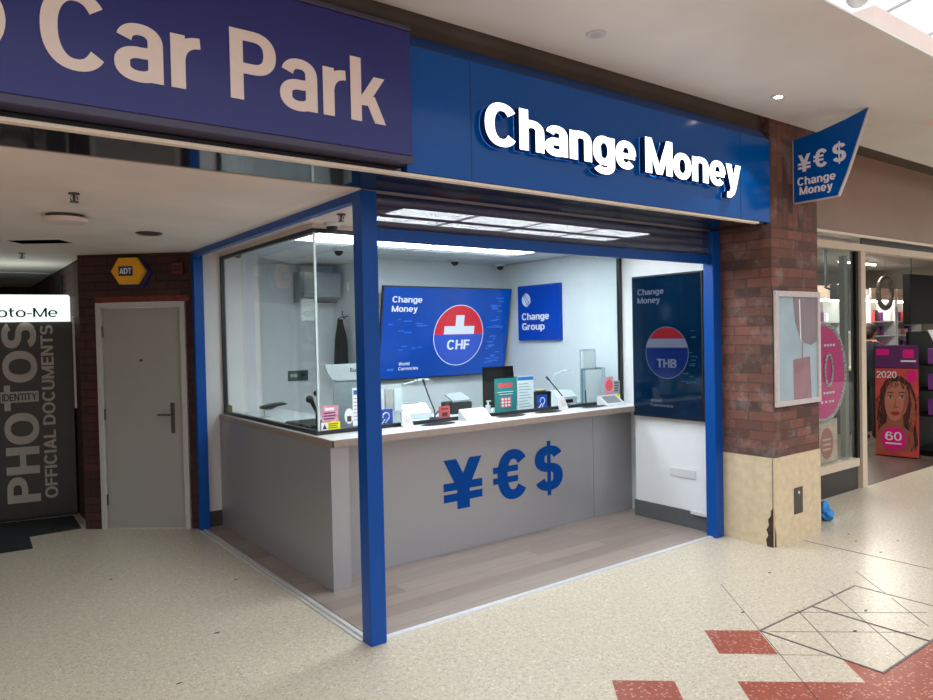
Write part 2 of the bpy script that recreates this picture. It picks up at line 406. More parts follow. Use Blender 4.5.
# bold grotesque lettering drawn as strokes: centre lines with direction dependent width
def arc(cx, cy, rx, ry, a0, a1, n=18, p=2.25):
    out = []
    for i in range(n+1):
        a = math.radians(a0+(a1-a0)*i/n); c, s_ = math.cos(a), math.sin(a)
        out.append((cx+rx*math.copysign(abs(c)**(2/p), c), cy+ry*math.copysign(abs(s_)**(2/p), s_)))
    return out
def glyph(ch, W, T):
    """returns (bounding width, strokes, parallelograms) for cap height 1"""
    w, t, xh = W/2, T/2, 0.74
    S, D = [], []
    def bowl(bw, cy=xh/2, h=xh): return arc(bw/2, cy, bw/2-w, h/2-t, 0, 360, 36)
    def diag(x0, y0, x1, y1, k=1.0): D.append([(x0-w*k, y0), (x0+w*k, y0), (x1+w*k, y1), (x1-w*k, y1)])
    def rect(x0, x1, y0, y1): D.append([(x0, y0), (x1, y0), (x1, y1), (x0, y1)])
    def ess(bw, h, over=0.02):
        m = h*0.52; lo, hi = -over+t, h+over-t
        S.append(arc(bw/2, (hi+m)/2, bw/2-w, (hi-m)/2, 18, 270, 22)+arc(bw/2, (lo+m)/2, bw/2-w, (m-lo)/2, 90, -162, 22)[1:])
    if ch == ' ': return 0.26, S, D
    if ch == '-': bw = 0.36; rect(0, bw, 0.30, 0.30+T)
    elif ch in 'CG€':
        bw = 0.84 if ch != '€' else 0.80
        S.append(arc(bw/2+0.01, 0.5, bw/2-w, 0.52-t, 38, 322 if ch != 'G' else 345, 34))
        if ch == 'G': rect(bw-W, bw-0.01, 0.0, 0.5); rect(bw*0.52, bw-0.01, 0.5-T*0.95, 0.5)
        if ch == '€': rect(-0.10, bw*0.66, 0.565, 0.565+T*0.62); rect(-0.10, bw*0.66, 0.345, 0.345+T*0.62)
    elif ch == 'O': bw = 0.90; S.append(arc(bw/2, 0.5, bw/2-w, 0.52-t, 0, 360, 44))
    elif ch == '0': bw = 0.66; S.append(arc(bw/2, 0.5, bw/2-w, 0.51-t, 0, 360, 40))
    elif ch == '6':
        bw = 0.66; S.append(arc(bw/2, 0.32, bw/2-w, 0.33-t, 0, 360, 36)); S.append(arc(bw/2, 0.5, bw/2-w, 0.51-t, 35, 200, 22))
    elif ch == '2':
        bw = 0.66; S.append(arc(bw/2, 0.71, bw/2-w, 0.30-t, 170, -25, 20)+[(bw*0.45, 0.30), (w*1.1, T*0.9)]); rect(0, bw, 0, T)
    elif ch in 'S$': bw = 0.74; ess(bw, 1.0)
    elif ch == 's': bw = 0.62; ess(bw, xh)
    elif ch in 'hnmu':
        bw = 0.66 if ch != 'm' else 1.02
        hh = 1.0 if ch == 'h' else xh
        if ch == 'u': rect(bw-W, bw, 0, xh); S.append([(w, xh), (w, 0.34)]+arc(bw/2, 0.26, bw/2-w, 0.28-t, 180, 350, 18))
        elif ch == 'm':
            rect(0, W, 0, xh); half = (bw+W)/2
            for o in (0, half-W): S.append(arc(o+half/2, xh+0.02-0.28, half/2-w, 0.28-t, 172, 0, 16)+[(o+half-w, 0.4), (o+half-w, 0)])
        else: rect(0, W, 0, hh); S.append(arc(bw/2, xh+0.02-0.28, bw/2-w, 0.28-t, 172, 0, 18)+[(bw-w, 0.38), (bw-w, 0.0)])
    elif ch == 'r': bw = 0.44; rect(0, W, 0, xh); S.append(arc(bw+0.0, xh-t-0.30, bw-w, 0.30, 172, 92, 10))
    elif ch == 'a':
        bw = 0.66; r = bw-w-0.03
        S.append(arc(bw/2-0.01, xh+0.02-0.25, bw/2-w-0.02, 0.25-t, 168, 0, 16)+[(r, 0.35), (r, 0.0)])
        S.append([(r, 0.43-t*0.5)]+arc(bw/2-0.02, 0.215, bw/2-w-0.0, 0.235-t, 80, 325, 20))
    elif ch == 'e':
        bw = 0.68; S.append(arc(bw/2, xh/2, bw/2-w, xh/2+0.02-t, 0, 318, 32)); rect(w, bw-w*0.4, xh/2-T*0.55, xh/2+T*0.25)
    elif ch == 'o': bw = 0.70; S.append(arc(bw/2, xh/2, bw/2-w, xh/2+0.02-t, 0, 360, 36))
    elif ch == 'c': bw = 0.66; S.append(arc(bw/2, xh/2, bw/2-w, xh/2+0.02-t, 40, 320, 30))
    elif ch in 'dpgbq':
        bw = 0.69; S.append(arc(bw/2, xh/2, bw/2-w, xh/2+0.02-t, 0, 360, 36))
        if ch == 'd': rect(bw-W, bw, 0, 1.0)
        if ch == 'p': rect(0, W, -0.25, xh)
        if ch == 'g': S.append([(bw-w, xh), (bw-w, 0.05)]+arc(bw/2, 0.0, bw/2-w, 0.26-t, 0, -158, 18))
    elif ch == 't': bw = 0.42; S.append([(W*1.1, 0.98), (W*1.1, 0.2), (W*1.1+0.05, 0.08), (W*1.1+0.16, t)]); rect(0, bw, xh-T, xh)
    elif ch == 'l': bw = W; rect(0, W, 0, 1.0)
    elif ch == 'i': bw = W; rect(0, W, 0, xh); rect(0, W, 1-T*0.95, 1.0)
    elif ch == 'I': bw = W; rect(0, W, 0, 1.0)
    elif ch == 'k': bw = 0.68; rect(0, W, 0, 1.0); diag(W*1.0, 0.26, bw-w*1.15, xh, 1.05); diag(W*1.75, 0.42, bw-w*1.05, 0.0, 1.05)
    elif ch == 'y':
        bw = 0.66; diag(w*1.02, xh, bw/2-w*0.1, 0.02); diag(bw-w*1.02, xh, bw/2-w*0.15, -0.06)
        S.append([(bw/2-w*0.15, -0.04), (bw/2-w*0.5, -0.14), (bw/2-w*1.5, -0.235+t*0.0), (0.04, -0.235+t*0.1)])
    elif ch == 'v': bw = 0.64; diag(w, xh, bw/2, 0); diag(bw-w, xh, bw/2, 0)
    elif ch == 'M': bw = 0.98; rect(0, W, 0, 1); rect(bw-W, bw, 0, 1); diag(w, 1.0, bw/2, 0, 0.9); diag(bw-w, 1.0, bw/2, 0, 0.9)
    elif ch == 'W': bw = 1.12; q = bw/4; diag(w, 1, q+w*0.3, 0, 0.95); diag(bw/2, 1, q+w*0.3, 0, 0.85); diag(bw/2, 1, bw-q-w*0.3, 0, 0.85); diag(bw-w, 1, bw-q-w*0.3, 0, 0.95)
    elif ch == 'N': bw = 0.78; rect(0, W, 0, 1); rect(bw-W, bw, 0, 1); diag(w, 1, bw-w, 0, 1.05)
    elif ch == 'H': bw = 0.78; rect(0, W, 0, 1); rect(bw-W, bw, 0, 1); rect(W, bw-W, 0.5-t, 0.5+t)
    elif ch in 'EFL':
        bw = 0.68 if ch == 'E' else 0.62; rect(0, W, 0, 1)
        if ch in 'EF': rect(W, bw, 1-T, 1); rect(W, bw*0.94, 0.5-t, 0.5+t)
        if ch in 'EL': rect(W, bw, 0, T)
    elif ch == 'T': bw = 0.72; rect(0, bw, 1-T, 1); rect(bw/2-w, bw/2+w, 0, 1-T)
    elif ch == 'A': bw = 0.82; diag(bw/2, 1, w, 0); diag(bw/2, 1, bw-w, 0); rect(bw*0.26, bw*0.74, 0.20, 0.20+T)
    elif ch in 'PBD':
        bw = 0.74 if ch != 'D' else 0.80; rect(0, W, 0, 1)
        if ch == 'D': S.append([(W*0.8, 1-t), (bw*0.4, 1-t)]+arc(bw*0.4, 0.5, bw*0.6-w, 0.5-t, 88, -88, 20)+[(W*0.8, t)])
        if ch == 'P': S.append([(W*0.8, 1-t), (bw*0.5, 1-t)]+arc(bw*0.5, (1+0.38)/2, bw*0.5-w, 0.31-t, 88, -88, 16)+[(W*0.8, 0.38+t)])
        if ch == 'B':
            S.append([(W*0.8, 1-t), (bw*0.5, 1-t)]+arc(bw*0.5, 0.745, bw*0.48-w, 0.255-t, 88, -88, 14)+[(W*0.8, 0.49+t)])
            S.append([(W*0.8, 0.56-t), (bw*0.5, 0.56-t)]+arc(bw*0.5, 0.28, bw*0.5-w, 0.28-t, 88, -88, 14)+[(W*0.8, t)])
    elif ch == 'U': bw = 0.78; S.append([(w, 1), (w, 0.4)]+arc(bw/2, 0.33, bw/2-w, 0.35-t, 180, 360, 20)+[(bw-w, 0.4), (bw-w, 1)])
    elif ch in 'Y¥':
        bw = 0.80; diag(w*1.05, 1, bw/2, 0.42, 1.0); diag(bw-w*1.05, 1, bw/2, 0.42, 1.0); rect(bw/2-w, bw/2+w, 0, 0.5)
        if ch == '¥': rect(0.0, bw, 0.385, 0.385+T*0.70); rect(0.0, bw, 0.165, 0.165+T*0.70)
    else: raise ValueError(ch)
    if ch == '$': rect(bw/2-w*0.36, bw/2+w*0.36, -0.13, 1.13)
    return bw, S, D

def text(name, s, origin, right, up, m, parent, cap=None, width=None, bold=0.02, depth=0.003, world=True, align='l', track=0.0, returns=None, lip=0.0, W=None, T=None):
    if W is None: W = 0.145+bold*1.6
    if T is None: T = W*0.82
    sp = 0.075+track
    polys = []; x = 0.0
    for ch in s:
        bw, S, D = glyph(ch, W, T)
        for d in D: polys.append([[(x+px_, py_) for px_, py_ in d]])
        for st in S:
            L, R_2 = [], []
            for i, p in enumerate(st):
                q0 = st[max(i-1, 0)]; q1 = st[min(i+1, len(st)-1)]
                if st[0] == st[-1] or (abs(st[0][0]-st[-1][0]) < 1e-6 and abs(st[0][1]-st[-1][1]) < 1e-6):
                    if i == 0: q0 = st[-2]
                    if i == len(st)-1: q1 = st[1]
                dx, dy = q1[0]-q0[0], q1[1]-q0[1]; l = math.hypot(dx, dy) or 1; dx /= l; dy /= l
                hw = 0.5*math.sqrt((W*dy)**2+(T*dx)**2)
                L.append((x+p[0]-dy*hw, p[1]+dx*hw)); R_2.append((x+p[0]+dy*hw, p[1]-dx*hw))
            polys.append([L, R_2])
        x += bw+sp
    tot = x-sp
    right = Vector(right).normalized(); up = Vector(up).normalized(); n = right.cross(up)
    sy = cap if cap else width/tot; sx = width/tot if width else sy
    o0 = Vector(origin)-(right*width/2 if align == 'c' else Vector((0, 0, 0)))+n*lip
    off = root_of(parent).location if (parent is not None and world) else Vector((0, 0, 0))
    b = B()
    eps = max(0.00025, depth*0.012); cur = [0.0]
    def P3(p, e): return o0-off+right*(p[0]*sx)+up*(p[1]*sy)+n*(depth*e+(cur[0] if e else 0))
    for ip, pl in enumerate(polys):
        cur[0] = eps*(ip % 5)
        if len(pl) == 1:
            q = pl[0]; b.prism([P3(p, 0) for p in q], n*(depth+cur[0]))
        else:
            L, R_2 = pl; k = len(L); v = [[b.bm.verts.new(P3(p, e)) for p in row] for row in (L, R_2) for e in (0, 1)]
            for i in range(k-1):
                for a_, c_ in ((0, 2), (3, 1), (1, 0), (2, 3)): b.bm.faces.new((v[a_][i], v[a_][i+1], v[c_][i+1], v[c_][i]))
            b.bm.faces.new((v[0][0], v[1][0], v[3][0], v[2][0])); b.bm.faces.new((v[0][-1], v[2][-1], v[3][-1], v[1][-1]))
    bm = b.bm; bmesh.ops.recalc_face_normals(bm, faces=list(bm.faces))
    me = bpy.data.meshes.new(name)
    if returns:
        for f in bm.faces: f.material_index = 0 if abs(f.normal.dot(n)) > 0.7 else 1
    bm.to_mesh(me); bm.free(); me.materials.append(M[m])
    if returns: me.materials.append(M[returns])
    o = bpy.data.objects.new(name, me); COL.objects.link(o); o.parent = parent
    return o

def flat(name, pts, o, r, u, m, parent, lift=0.001, th=0.001, world=True):
    """thin printed or applied shape: 2D outline on the plane (o, r, u)"""
    o = Vector(o); r = Vector(r).normalized(); u = Vector(u).normalized(); n = r.cross(u)
    b = B(); b.prism([o+r*x+u*y+n*lift for x, y in pts], n*th)
    return obj(name, b, m, parent, world)

def disc(cx, cy, rx, ry=None, n=40, a0=0, a1=2*PI):
    ry = ry or rx
    k = n if a1-a0 >= 2*PI-1e-6 else n+1
    return [(cx+rx*math.cos(a0+(a1-a0)*i/n), cy+ry*math.sin(a0+(a1-a0)*i/n)) for i in range(k)]

X = Vector((1, 0, 0)); Y = Vector((0, 1, 0)); Z = Vector((0, 0, 1))

# ================================================================== SETTING
# floor: square tiles laid at an angle to the shopfront
TH = math.atan2(-0.6468, 0.7626)
GO = Vector((1.577, -1.01, 0)); gu = Vector((math.cos(TH), math.sin(TH), 0)); gv = Vector((-math.sin(TH), math.cos(TH), 0))
TS = 0.3
def red(i, j):
    if j == -1: return i == 0 or i >= 2
    if j == 0: return i >= 5
    if j == -2: return i >= 2
    if j == -3: return i == -2 or i >= 0
    if j <= -4: return (i+j) % 2 == 0 or i >= j+4
    return False
bm = bmesh.new()
vc = {}
def gvx(i, j):
    if (i, j) not in vc: vc[(i, j)] = bm.verts.new(GO+gu*(i*TS)+gv*(j*TS))
    return vc[(i, j)]
for i in range(-42, 62):
    for j in range(-30, 46):
        f = bm.faces.new((gvx(i, j), gvx(i+1, j), gvx(i+1, j+1), gvx(i, j+1)))
        f.material_index = 1 if (red(i, j) and j > -14 and i < 22) else 0
fl = struct('floor', bm, ['floor', 'red_tile'], 'cream terrazzo mall floor with red tile squares')
# booth floor, one step of threshold
b = B(); b.box(0.06, 3.30, 0.05, 0.92, 0.001, 0.006); b.box(0.06, 3.46, 0.92, 3.16, 0.001, 0.006)
b.box(0.06, 1.9, 3.16, 3.9, 0.001, 0.006) if False else None
struct('floor', b, 'laminate', 'grey wood laminate floor inside the shopfront')
b = B(); b.box(6.1, 15.2, 0.12, 5.0, 0.001, 0.006)
struct('floor', b, 'shop_planks', 'dark brown plank floor of the neighbouring shop')

# joints worn dark in the mall floor
def strip_uv(name, a, c, w, label=None):
    b = B(); p0 = GO+gu*a[0]+gv*a[1]; p1 = GO+gu*c[0]+gv*c[1]; d = (p1-p0).normalized(); s = Vector((-d.y, d.x, 0))*w/2
    b.prism([p0-s+Z*0.0002, p1-s+Z*0.0002, p1+s+Z*0.0002, p0+s+Z*0.0002], Z*0.0008)
    return struct(name, b, 'seam', label)
for k, (a, c, w) in enumerate((((0.308, 0.75), (0.308, -0.8), 0.004), ((0.63, 0.26), (0.60, -0.31), 0.006), ((0.96, 0.62), (0.93, -0.33), 0.006),
                       ((1.30, 1.0), (1.27, 0.05), 0.005), ((0.60, 0.262), (1.35, 0.262), 0.003), ((0.36, -0.02), (1.15, -0.02), 0.003), ((0.2, -0.31), (0.72, -0.31), 0.002))):
    strip_uv('trim_%d' % (k+1), a, c, w, 'thin dark joint between floor tiles')
b = B(); b.box(3.655, 3.663, -3.2, -0.47, 0.0003, 0.0013)
struct('trim_8', b, 'seam', 'long dark floor joint past the brick pillar')

# lobby (left) walls, in the frame of the door wall
DW = Vector((-0.672, 3.777, 0)); DA = math.atan2(-0.6468, 0.7626)
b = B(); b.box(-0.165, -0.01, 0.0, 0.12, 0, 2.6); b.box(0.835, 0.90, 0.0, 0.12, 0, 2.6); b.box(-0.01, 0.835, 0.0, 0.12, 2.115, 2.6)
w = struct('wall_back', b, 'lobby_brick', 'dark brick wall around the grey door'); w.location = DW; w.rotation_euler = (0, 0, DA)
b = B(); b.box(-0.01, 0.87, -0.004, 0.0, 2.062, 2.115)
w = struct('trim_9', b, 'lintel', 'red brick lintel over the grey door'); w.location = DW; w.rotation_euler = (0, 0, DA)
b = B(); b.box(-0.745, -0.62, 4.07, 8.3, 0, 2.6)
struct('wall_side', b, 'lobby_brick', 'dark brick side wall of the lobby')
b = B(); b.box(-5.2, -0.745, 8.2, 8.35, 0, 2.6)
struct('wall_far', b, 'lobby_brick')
b = B(); b.box(-5.3, -5.2, 0.0, 8.35, 0, 2.6)
struct('wall_left', b, 'warm_wall')
# white return wall at the back of the booth glass
b = B(); b.box(0.09, 0.63, 3.19, 3.9, 0.14, 2.5)
struct('wall_return', b, 'warm_wall', 'white wall end between the blue rear post and the glass')
b = B(); b.box(0.09, 0.30, 3.18, 3.19, 0.0, 0.14); struct('baseboard_left', b, 'skirt_dark')
# booth walls
b = B(); b.box(0.63, 1.83, 3.9, 4.0, 0, 2.5); b.box(1.75, 1.83, 3.0, 3.9, 0, 2.5); b.box(1.83, 3.60, 3.0, 3.1, 0, 2.5)
struct('wall_booth', b, 'white_wall', 'white back wall of the booth behind the big screen')
b = B(); b.box(3.46, 3.60, 0.915, 3.0, 0, 2.5); b.box(3.30, 3.60, 0.10, 0.915, 0, 2.5)
struct('wall_right', b, 'white_wall', 'white side wall carrying the dark portrait screen')
b = B(); b.box(3.288, 3.30, 0.10, 0.915, 0.006, 0.152); b.box(3.288, 3.46, 0.915, 0.927, 0.006, 0.152)
struct('baseboard_right', b, 'skirting')
# ceilings
b = B(); b.box(-5.3, 0.0, 0.0, 8.3, 2.5, 2.6); struct('ceiling', b, 'lobby_ceiling', 'plain beige lobby ceiling')
b = B(); b.box(0.06, 3.60, 0.10, 1.19, 2.5, 2.6); b.box(0.06, 0.27, 1.19, 3.19, 2.5, 2.6)
struct('ceiling', b, 'plaster', 'plain ceiling in front of the booth glass')
b = B(); b.box(0.27, 3.60, 1.19, 4.0, 2.5, 2.6); struct('ceiling', b, 'booth_tiles', 'tiled ceiling inside the booth')
# mall ceiling with a soft curved rise over the neighbouring shop
def sm(t): t = max(0.0, min(1.0, t)); return t*t*(3-2*t)
def cz(x, y):
    d = min((x-3.95)*0.8+0.12*math.sin((y+1.7)*1.6), 9)
    return 3.30+0.14*sm((x-4.02-0.55*(-0.46-y))/0.28)
def ce(u, v):
    x = -6+19*((u*1.0)); y = -1.684+1.23*v
    if x > 4.05: y = -1.684+(1.23+0.27*sm((x-4.05)/0.2))*v
    return (x, y, cz(x, y))
b = B(); b.grid(ce, 380, 24)
top = bmesh.ops.extrude_face_region(b.bm, geom=list(b.bm.faces))
for v in [g for g in top['geom'] if isinstance(g, bmesh.types.BMVert)]: v.co.z += 0.012
struct('ceiling', b, 'mall_ceiling', 'pale mall ceiling above the signs', smooth=False)
b = B(); b.box(-6, 15.5, -0.88, 0.3, 3.49, 3.62); struct('ceiling', b, 'dark_brown', 'unseen cover slab added above the mall ceiling to block sky light')  # added out-of-view cover, keeps sky light from leaking into the gap over the signs
# bulkhead behind the signs
b = B(); b.box(-6, 3.31, -0.36, -0.10, 2.535, 3.49); struct('wall_bulkhead', b, 'dark_brown', 'dark bulkhead behind the signs')
b = B(); b.box(-5.3, 3.31, -0.40, 0.0, 2.505, 2.535); struct('trim_10', b, 'soffit', 'dark glossy soffit below the signs')
b = B(); b.box(-5.3, 3.165, -0.425, -0.385, 2.497, 2.512); struct('trim_11', b, 'strip', 'cream light strip under the signs')
b = B(); b.box(-5.3, 3.31, -0.10, 0.0, 2.535, 3.49); b.box(0.06, 3.31, 0.0, 0.12, 2.6, 2.9); struct('wall_header', b, 'dark_brown')

# ================================================================== SHOPFRONT FRAME
t = thing('shopfront_frame', 'bright blue metal frame at the open corner of the currency booth', 'frame', (0, 0, 0))
b = B(); b.box(0.0, 0.10, 0.0, 0.10, 0.0, 2.5, 0.004); obj('corner_post', b, 'blue_frame', t)
b = B(); b.box(0.0, 0.055, 0.10, 3.10, 2.450, 2.499, 0.003); obj('side_beam', b, 'blue_frame', t)
b = B(); b.box(0.0, 0.085, 3.10, 3.17, 0.0, 2.499, 0.003); obj('rear_post', b, 'blue_frame', t)
b = B(); b.box(3.195, 3.298, 0.0, 0.095, 0.0, 2.5, 0.004); obj('end_post', b, 'blue_frame', t)
b = B(); b.box(0.10, 3.195, 0.035, 0.075, 0.0, 0.010); obj('threshold_strip', b, 'alu', t)
b = B(); b.box(-0.012, 0.004, 0.10, 3.10, 0.0, 0.008); b.box(0.024, 0.048, 0.10, 3.10, 0.0, 0.010); obj('threshold_strip', b, 'alu', t)
# shutter
t = thing('roller_shutter', 'partly lowered blue perforated roller shutter below the sign', 'shutter', (1.65, 0.06, 2.24))
b = B()
def sh(u, v):
    z = 2.499-0.192*v; k = ((2.499-z) % 0.062)/0.062
    return (0.102+3.092*u, 0.052-0.010*math.sin(PI*k), z)
b.grid(sh, 1, 60); obj('curtain', b, perforated('perforated shutter slats', (40, 50, 84)), t)
b = B(); b.box(0.102, 3.193, 0.040, 0.066, 2.236, 2.308, 0.003); obj('bottom_bar', b, 'blue_frame', t)

# ================================================================== SIGNS
t = thing('shop_sign', 'long blue fascia sign with glowing white Change Money letters', 'sign', (1.65, -0.43, 2.52))
b = B(); b.box(0.03, 3.308, -0.43, -0.362, 2.515, 3.145); obj('panel', b, 'fascia', t)
b = B(); b.prism([(0.026, -0.43, 3.145), (3.308, -0.43, 3.145), (3.24, -0.405, 3.205), (0.026, -0.405, 3.205)], (0, 0.04, 0)); obj('top_trim', b, 'fascia_edge', t)
for xj in (0.432, 2.917):
    b = B(); b.box(xj, xj+0.003, -0.432, -0.4295, 2.515, 3.145); obj('panel_joint', b, 'fascia_edge', t)
text('letters', 'Change Money', (0.487, -0.4325, 2.712), X, Z, 'lit_letter', t, cap=0.225, width=2.36, W=0.235, T=0.185, depth=0.045, track=-0.045, returns='letter_side')
t = thing('car_park_sign', 'purple box sign reading Car Park, left of the blue sign', 'sign', (-1.4, -0.46, 2.54))
b = B(); b.box(-3.4, 0.018, -0.50, -0.36, 2.575, 3.175, 0.004); obj('face_panel', b, 'purple', t)
b = B(); b.box(-3.4, 0.020, -0.505, -0.40, 2.540, 2.574, 0.004); b.box(-3.4, 0.02, -0.505, -0.40, 3.176, 3.20, 0.004); obj('edge_trim', b, 'purple_edge', t)
text('letters', 'Car', (-1.545, -0.501, 2.700), X, Z, 'cream_letter', t, cap=0.285, width=0.565, W=0.205, T=0.15, depth=0.003)
text('letters', 'Park', (-0.865, -0.501, 2.700), X, Z, 'cream_letter', t, cap=0.290, width=0.735, W=0.205, T=0.15, depth=0.003)
b = B(); o_ = Vector((-1.80, -0.501, 2.825)); ring = disc(0, 0, 0.155, 0.155)
b.prism([o_+X*x+Z*z for x, z in ring], (0, -0.003, 0)); obj('logo_disc', b, 'cream_letter', t)

# projecting sign
t = thing('projecting_sign', 'blue angular projecting sign with currency symbols on the brick pillar', 'sign', (3.65, -0.44, 2.69))
prof = [(-0.437, 2.69), (-0.437, 3.185), (-0.655, 3.212), (-0.84, 3.252), (-1.00, 3.296), (-1.015, 3.30), (-0.935, 3.08), (-0.86, 2.87), (-0.786, 2.694), (-0.6, 2.69)]
b = B(); b.prism([(3.642, y, z) for y, z in prof], (0.028, 0, 0)); obj('panel', b, 'fascia', t)
b = B()
edge = [(3.654, y, z) for y, z in prof]+[(3.654, *prof[0])]
def band(p0, p1, wdt=0.004):
    p0 = Vector(p0); p1 = Vector(p1); d = (p1-p0).normalized(); nn = Vector((0, -d.z, d.y))
    b.prism([p0+Vector((-0.014, 0, 0))-nn*wdt, p1+Vector((-0.014, 0, 0))-nn*wdt, p1+Vector((-0.014, 0, 0))+nn*wdt, p0+Vector((-0.014, 0, 0))+nn*wdt], (0.034, 0, 0))
for i in range(len(edge)-1):
    if 5 <= i or i == 0: band(edge[i], edge[i+1])
obj('silver_edge', b, 'silver', t)
mY = -Y
for i, ch in enumerate('¥€$'):
    text('currency_symbol', ch, (3.641, -0.478-0.135*i, 2.925+0.012*i), mY, Z, 'pale_text', t, cap=0.135, width=0.10, W=0.23, T=0.19, depth=0.002)
text('lettering', 'Change', (3.641, -0.470, 2.822), mY, Z, 'pale_text', t, cap=0.062, width=0.30, bold=0.045, depth=0.002)
text('lettering', 'Money', (3.641, -0.487, 2.748), mY, Z, 'pale_text', t, cap=0.062, width=0.26, bold=0.045, depth=0.002)

# ================================================================== BRICK PILLAR
t = thing('brick_pillar', 'square brick pillar with cream stone base right of the booth', 'pillar', (3.66, 0.0, 0))
b = B(); b.box(3.312, 4.01, -0.433, 0.36, 0.697, 3.488); obj('brickwork', b, 'pillar_brick', t)
b = B(); b.box(3.305, 3.318, -0.43, 0.36, 0.0, 0.695); obj('stone_panel', b, 'stone', t)
# the front slab and left slab meet at a chipped corner
b = B()
chip = [(3.305, 0.0), (3.335, 0.0), (3.336, 0.07), (3.322, 0.12), (3.330, 0.19), (3.316, 0.26), (3.306, 0.31)]
b.prism([(3.337, -0.440, 0.0), (4.012, -0.440, 0.0), (4.012, -0.440, 0.695), (3.305, -0.440, 0.695), (3.305, -0.440, 0.32), (3.318, -0.440, 0.24), (3.312, -0.440, 0.18), (3.332, -0.440, 0.10)], (0, 0.01, 0))
obj('stone_panel', b, 'stone', t)
b = B(); b.box(3.319, 4.008, -0.429, 0.36, 0.0, 0.694); obj('mortar_core', b, 'stone_dirt', t)
b = B()
b.prism([(3.3035, -0.429, 0.0), (3.3035, -0.375, 0.0), (3.3035, -0.366, 0.05), (3.3035, -0.385, 0.09), (3.3035, -0.370, 0.13), (3.3035, -0.392, 0.17), (3.3035, -0.384, 0.21), (3.3035, -0.410, 0.25), (3.3035, -0.408, 0.28), (3.3035, -0.424, 0.31), (3.3035, -0.424, 0.69), (3.3035, -0.429, 0.69)], (0.002, 0, 0))
obj('chipped_patch', b, 'stone_dirt', t)
b = B(); b.box(3.588, 3.715, -0.446, -0.440, 0.215, 0.425, 0.002); pl = obj('metal_plate', b, 'steel', t)
b = B(); b.cyl((3.648, -0.446, 0.385), (3.648, -0.452, 0.385), 0.012, seg=14); obj('lock', b, 'alu', pl)
t = thing('poster_frame', 'silver framed pale poster hung on the brick pillar', 'picture frame', (3.66, -0.44, 1.09))
b = B(); X0, X1, Z0, Z1 = 3.325, 4.0, 1.09, 1.992
for q in ((X0, X0+0.04, Z0, Z1), (X1-0.04, X1, Z0, Z1), (X0+0.04, X1-0.04, Z0, Z0+0.04), (X0+0.04, X1-0.04, Z1-0.045, Z1)): b.box(q[0], q[1], -0.462, -0.436, q[2], q[3], 0.004)
obj('frame', b, 'silver', t)
b = B(); b.box(X0+0.04, X1-0.04, -0.447, -0.440, Z0+0.04, Z1-0.045); po = obj('poster', b, 'art_blue', t)
O = (X0, -0.447, Z0)
bag = [(0.30, 0.86)]+[(0.30+0.02*math.sin(k)+0.34*(1-math.cos(k*0.5))*0.5, 0.86-0.0) for k in (0,)]
flat('printed_shape', [(0.27, 0.855), (0.30, 0.66), (0.36, 0.55), (0.44, 0.49), (0.54, 0.47), (0.635, 0.50), (0.635, 0.855)], O, X, Z, 'art_mauve', po)
flat('printed_shape', [(0.27, 0.04), (0.265, 0.36), (0.52, 0.38), (0.54, 0.04)], O, X, Z, 'art_rose', po)
flat('printed_shape', [(0.395, 0.37), (0.40, 0.50), (0.412, 0.50), (0.407, 0.37)], O, X, Z, 'art_rose', po)
flat('printed_shape', [(0.355, 0.84), (0.37, 0.52), (0.385, 0.52), (0.372, 0.84)], O, X, Z, 'paper', po, lift=0.0022)

# ================================================================== LED PANELS, DOMES, SMALL CEILING THINGS
def led(x, y, label):
    t = thing('led_panel', label, 'ceiling light', (x+0.3, y+0.3, 2.49), group='square LED ceiling panels of the booth')
    b = B()
    for q in ((0.004, 0.02, 0.004, 0.596), (0.58, 0.596, 0.004, 0.596), (0.02, 0.58, 0.004, 0.02), (0.02, 0.58, 0.58, 0.596)):
        b.box(x+q[0], x+q[1], y+q[2], y+q[3], 2.488, 2.4995)
    obj('frame', b, 'led_frame', t)
    b = B(); b.box(x+0.02, x+0.58, y+0.02, y+0.58, 2.491, 2.4995); obj('diffuser', b, 'led', t)
    return t
names = ['leftmost', 'second from left', 'third from left', 'rightmost']
l0 = None
for row, y in enumerate((0.225, 1.39)):
    for i in range(4):
        lab = 'bright square ceiling light, %s, %s' % (names[i], 'seen through the shutter holes' if row == 0 else 'in the strip behind the glass')
        if l0 is None: l0 = led(0.45, 0.225, lab); o = l0
        else: o = copy_tree(l0)
        o.location = (0.45+0.6*i+0.3, y+0.3, 2.49); o['label'] = lab
def dome(x, y, z, label, r=0.05):
    t = thing('dome_camera', label, 'security camera', (x, y, z-0.07), group='dome security cameras')
    b = B(); b.cyl((x, y, z-0.028), (x, y, z-0.0005), r*1.1, r*1.15, 24); obj('housing', b, 'white_plastic', t, smooth=False)
    b = B(); b.ell((x, y, z-0.028), r*0.8, r*0.8, r*0.85, 20, cut=0.0); obj('dome', b, 'black', t, smooth=True)
dome(0.37, 1.10, 2.5, 'dome camera on the ceiling outside the glass corner')
dome(1.05, 2.35, 2.5, 'white dome camera inside the booth, left of the corner post')
dome(2.55, 2.66, 2.5, 'dome camera on the ceiling above the middle of the blue screen')
dome(3.33, 2.86, 2.5, 'dome camera in the back right corner of the booth ceiling')
dome(0.36, 2.98, 2.5, 'small dome camera by the far end of the side glass', 0.04)
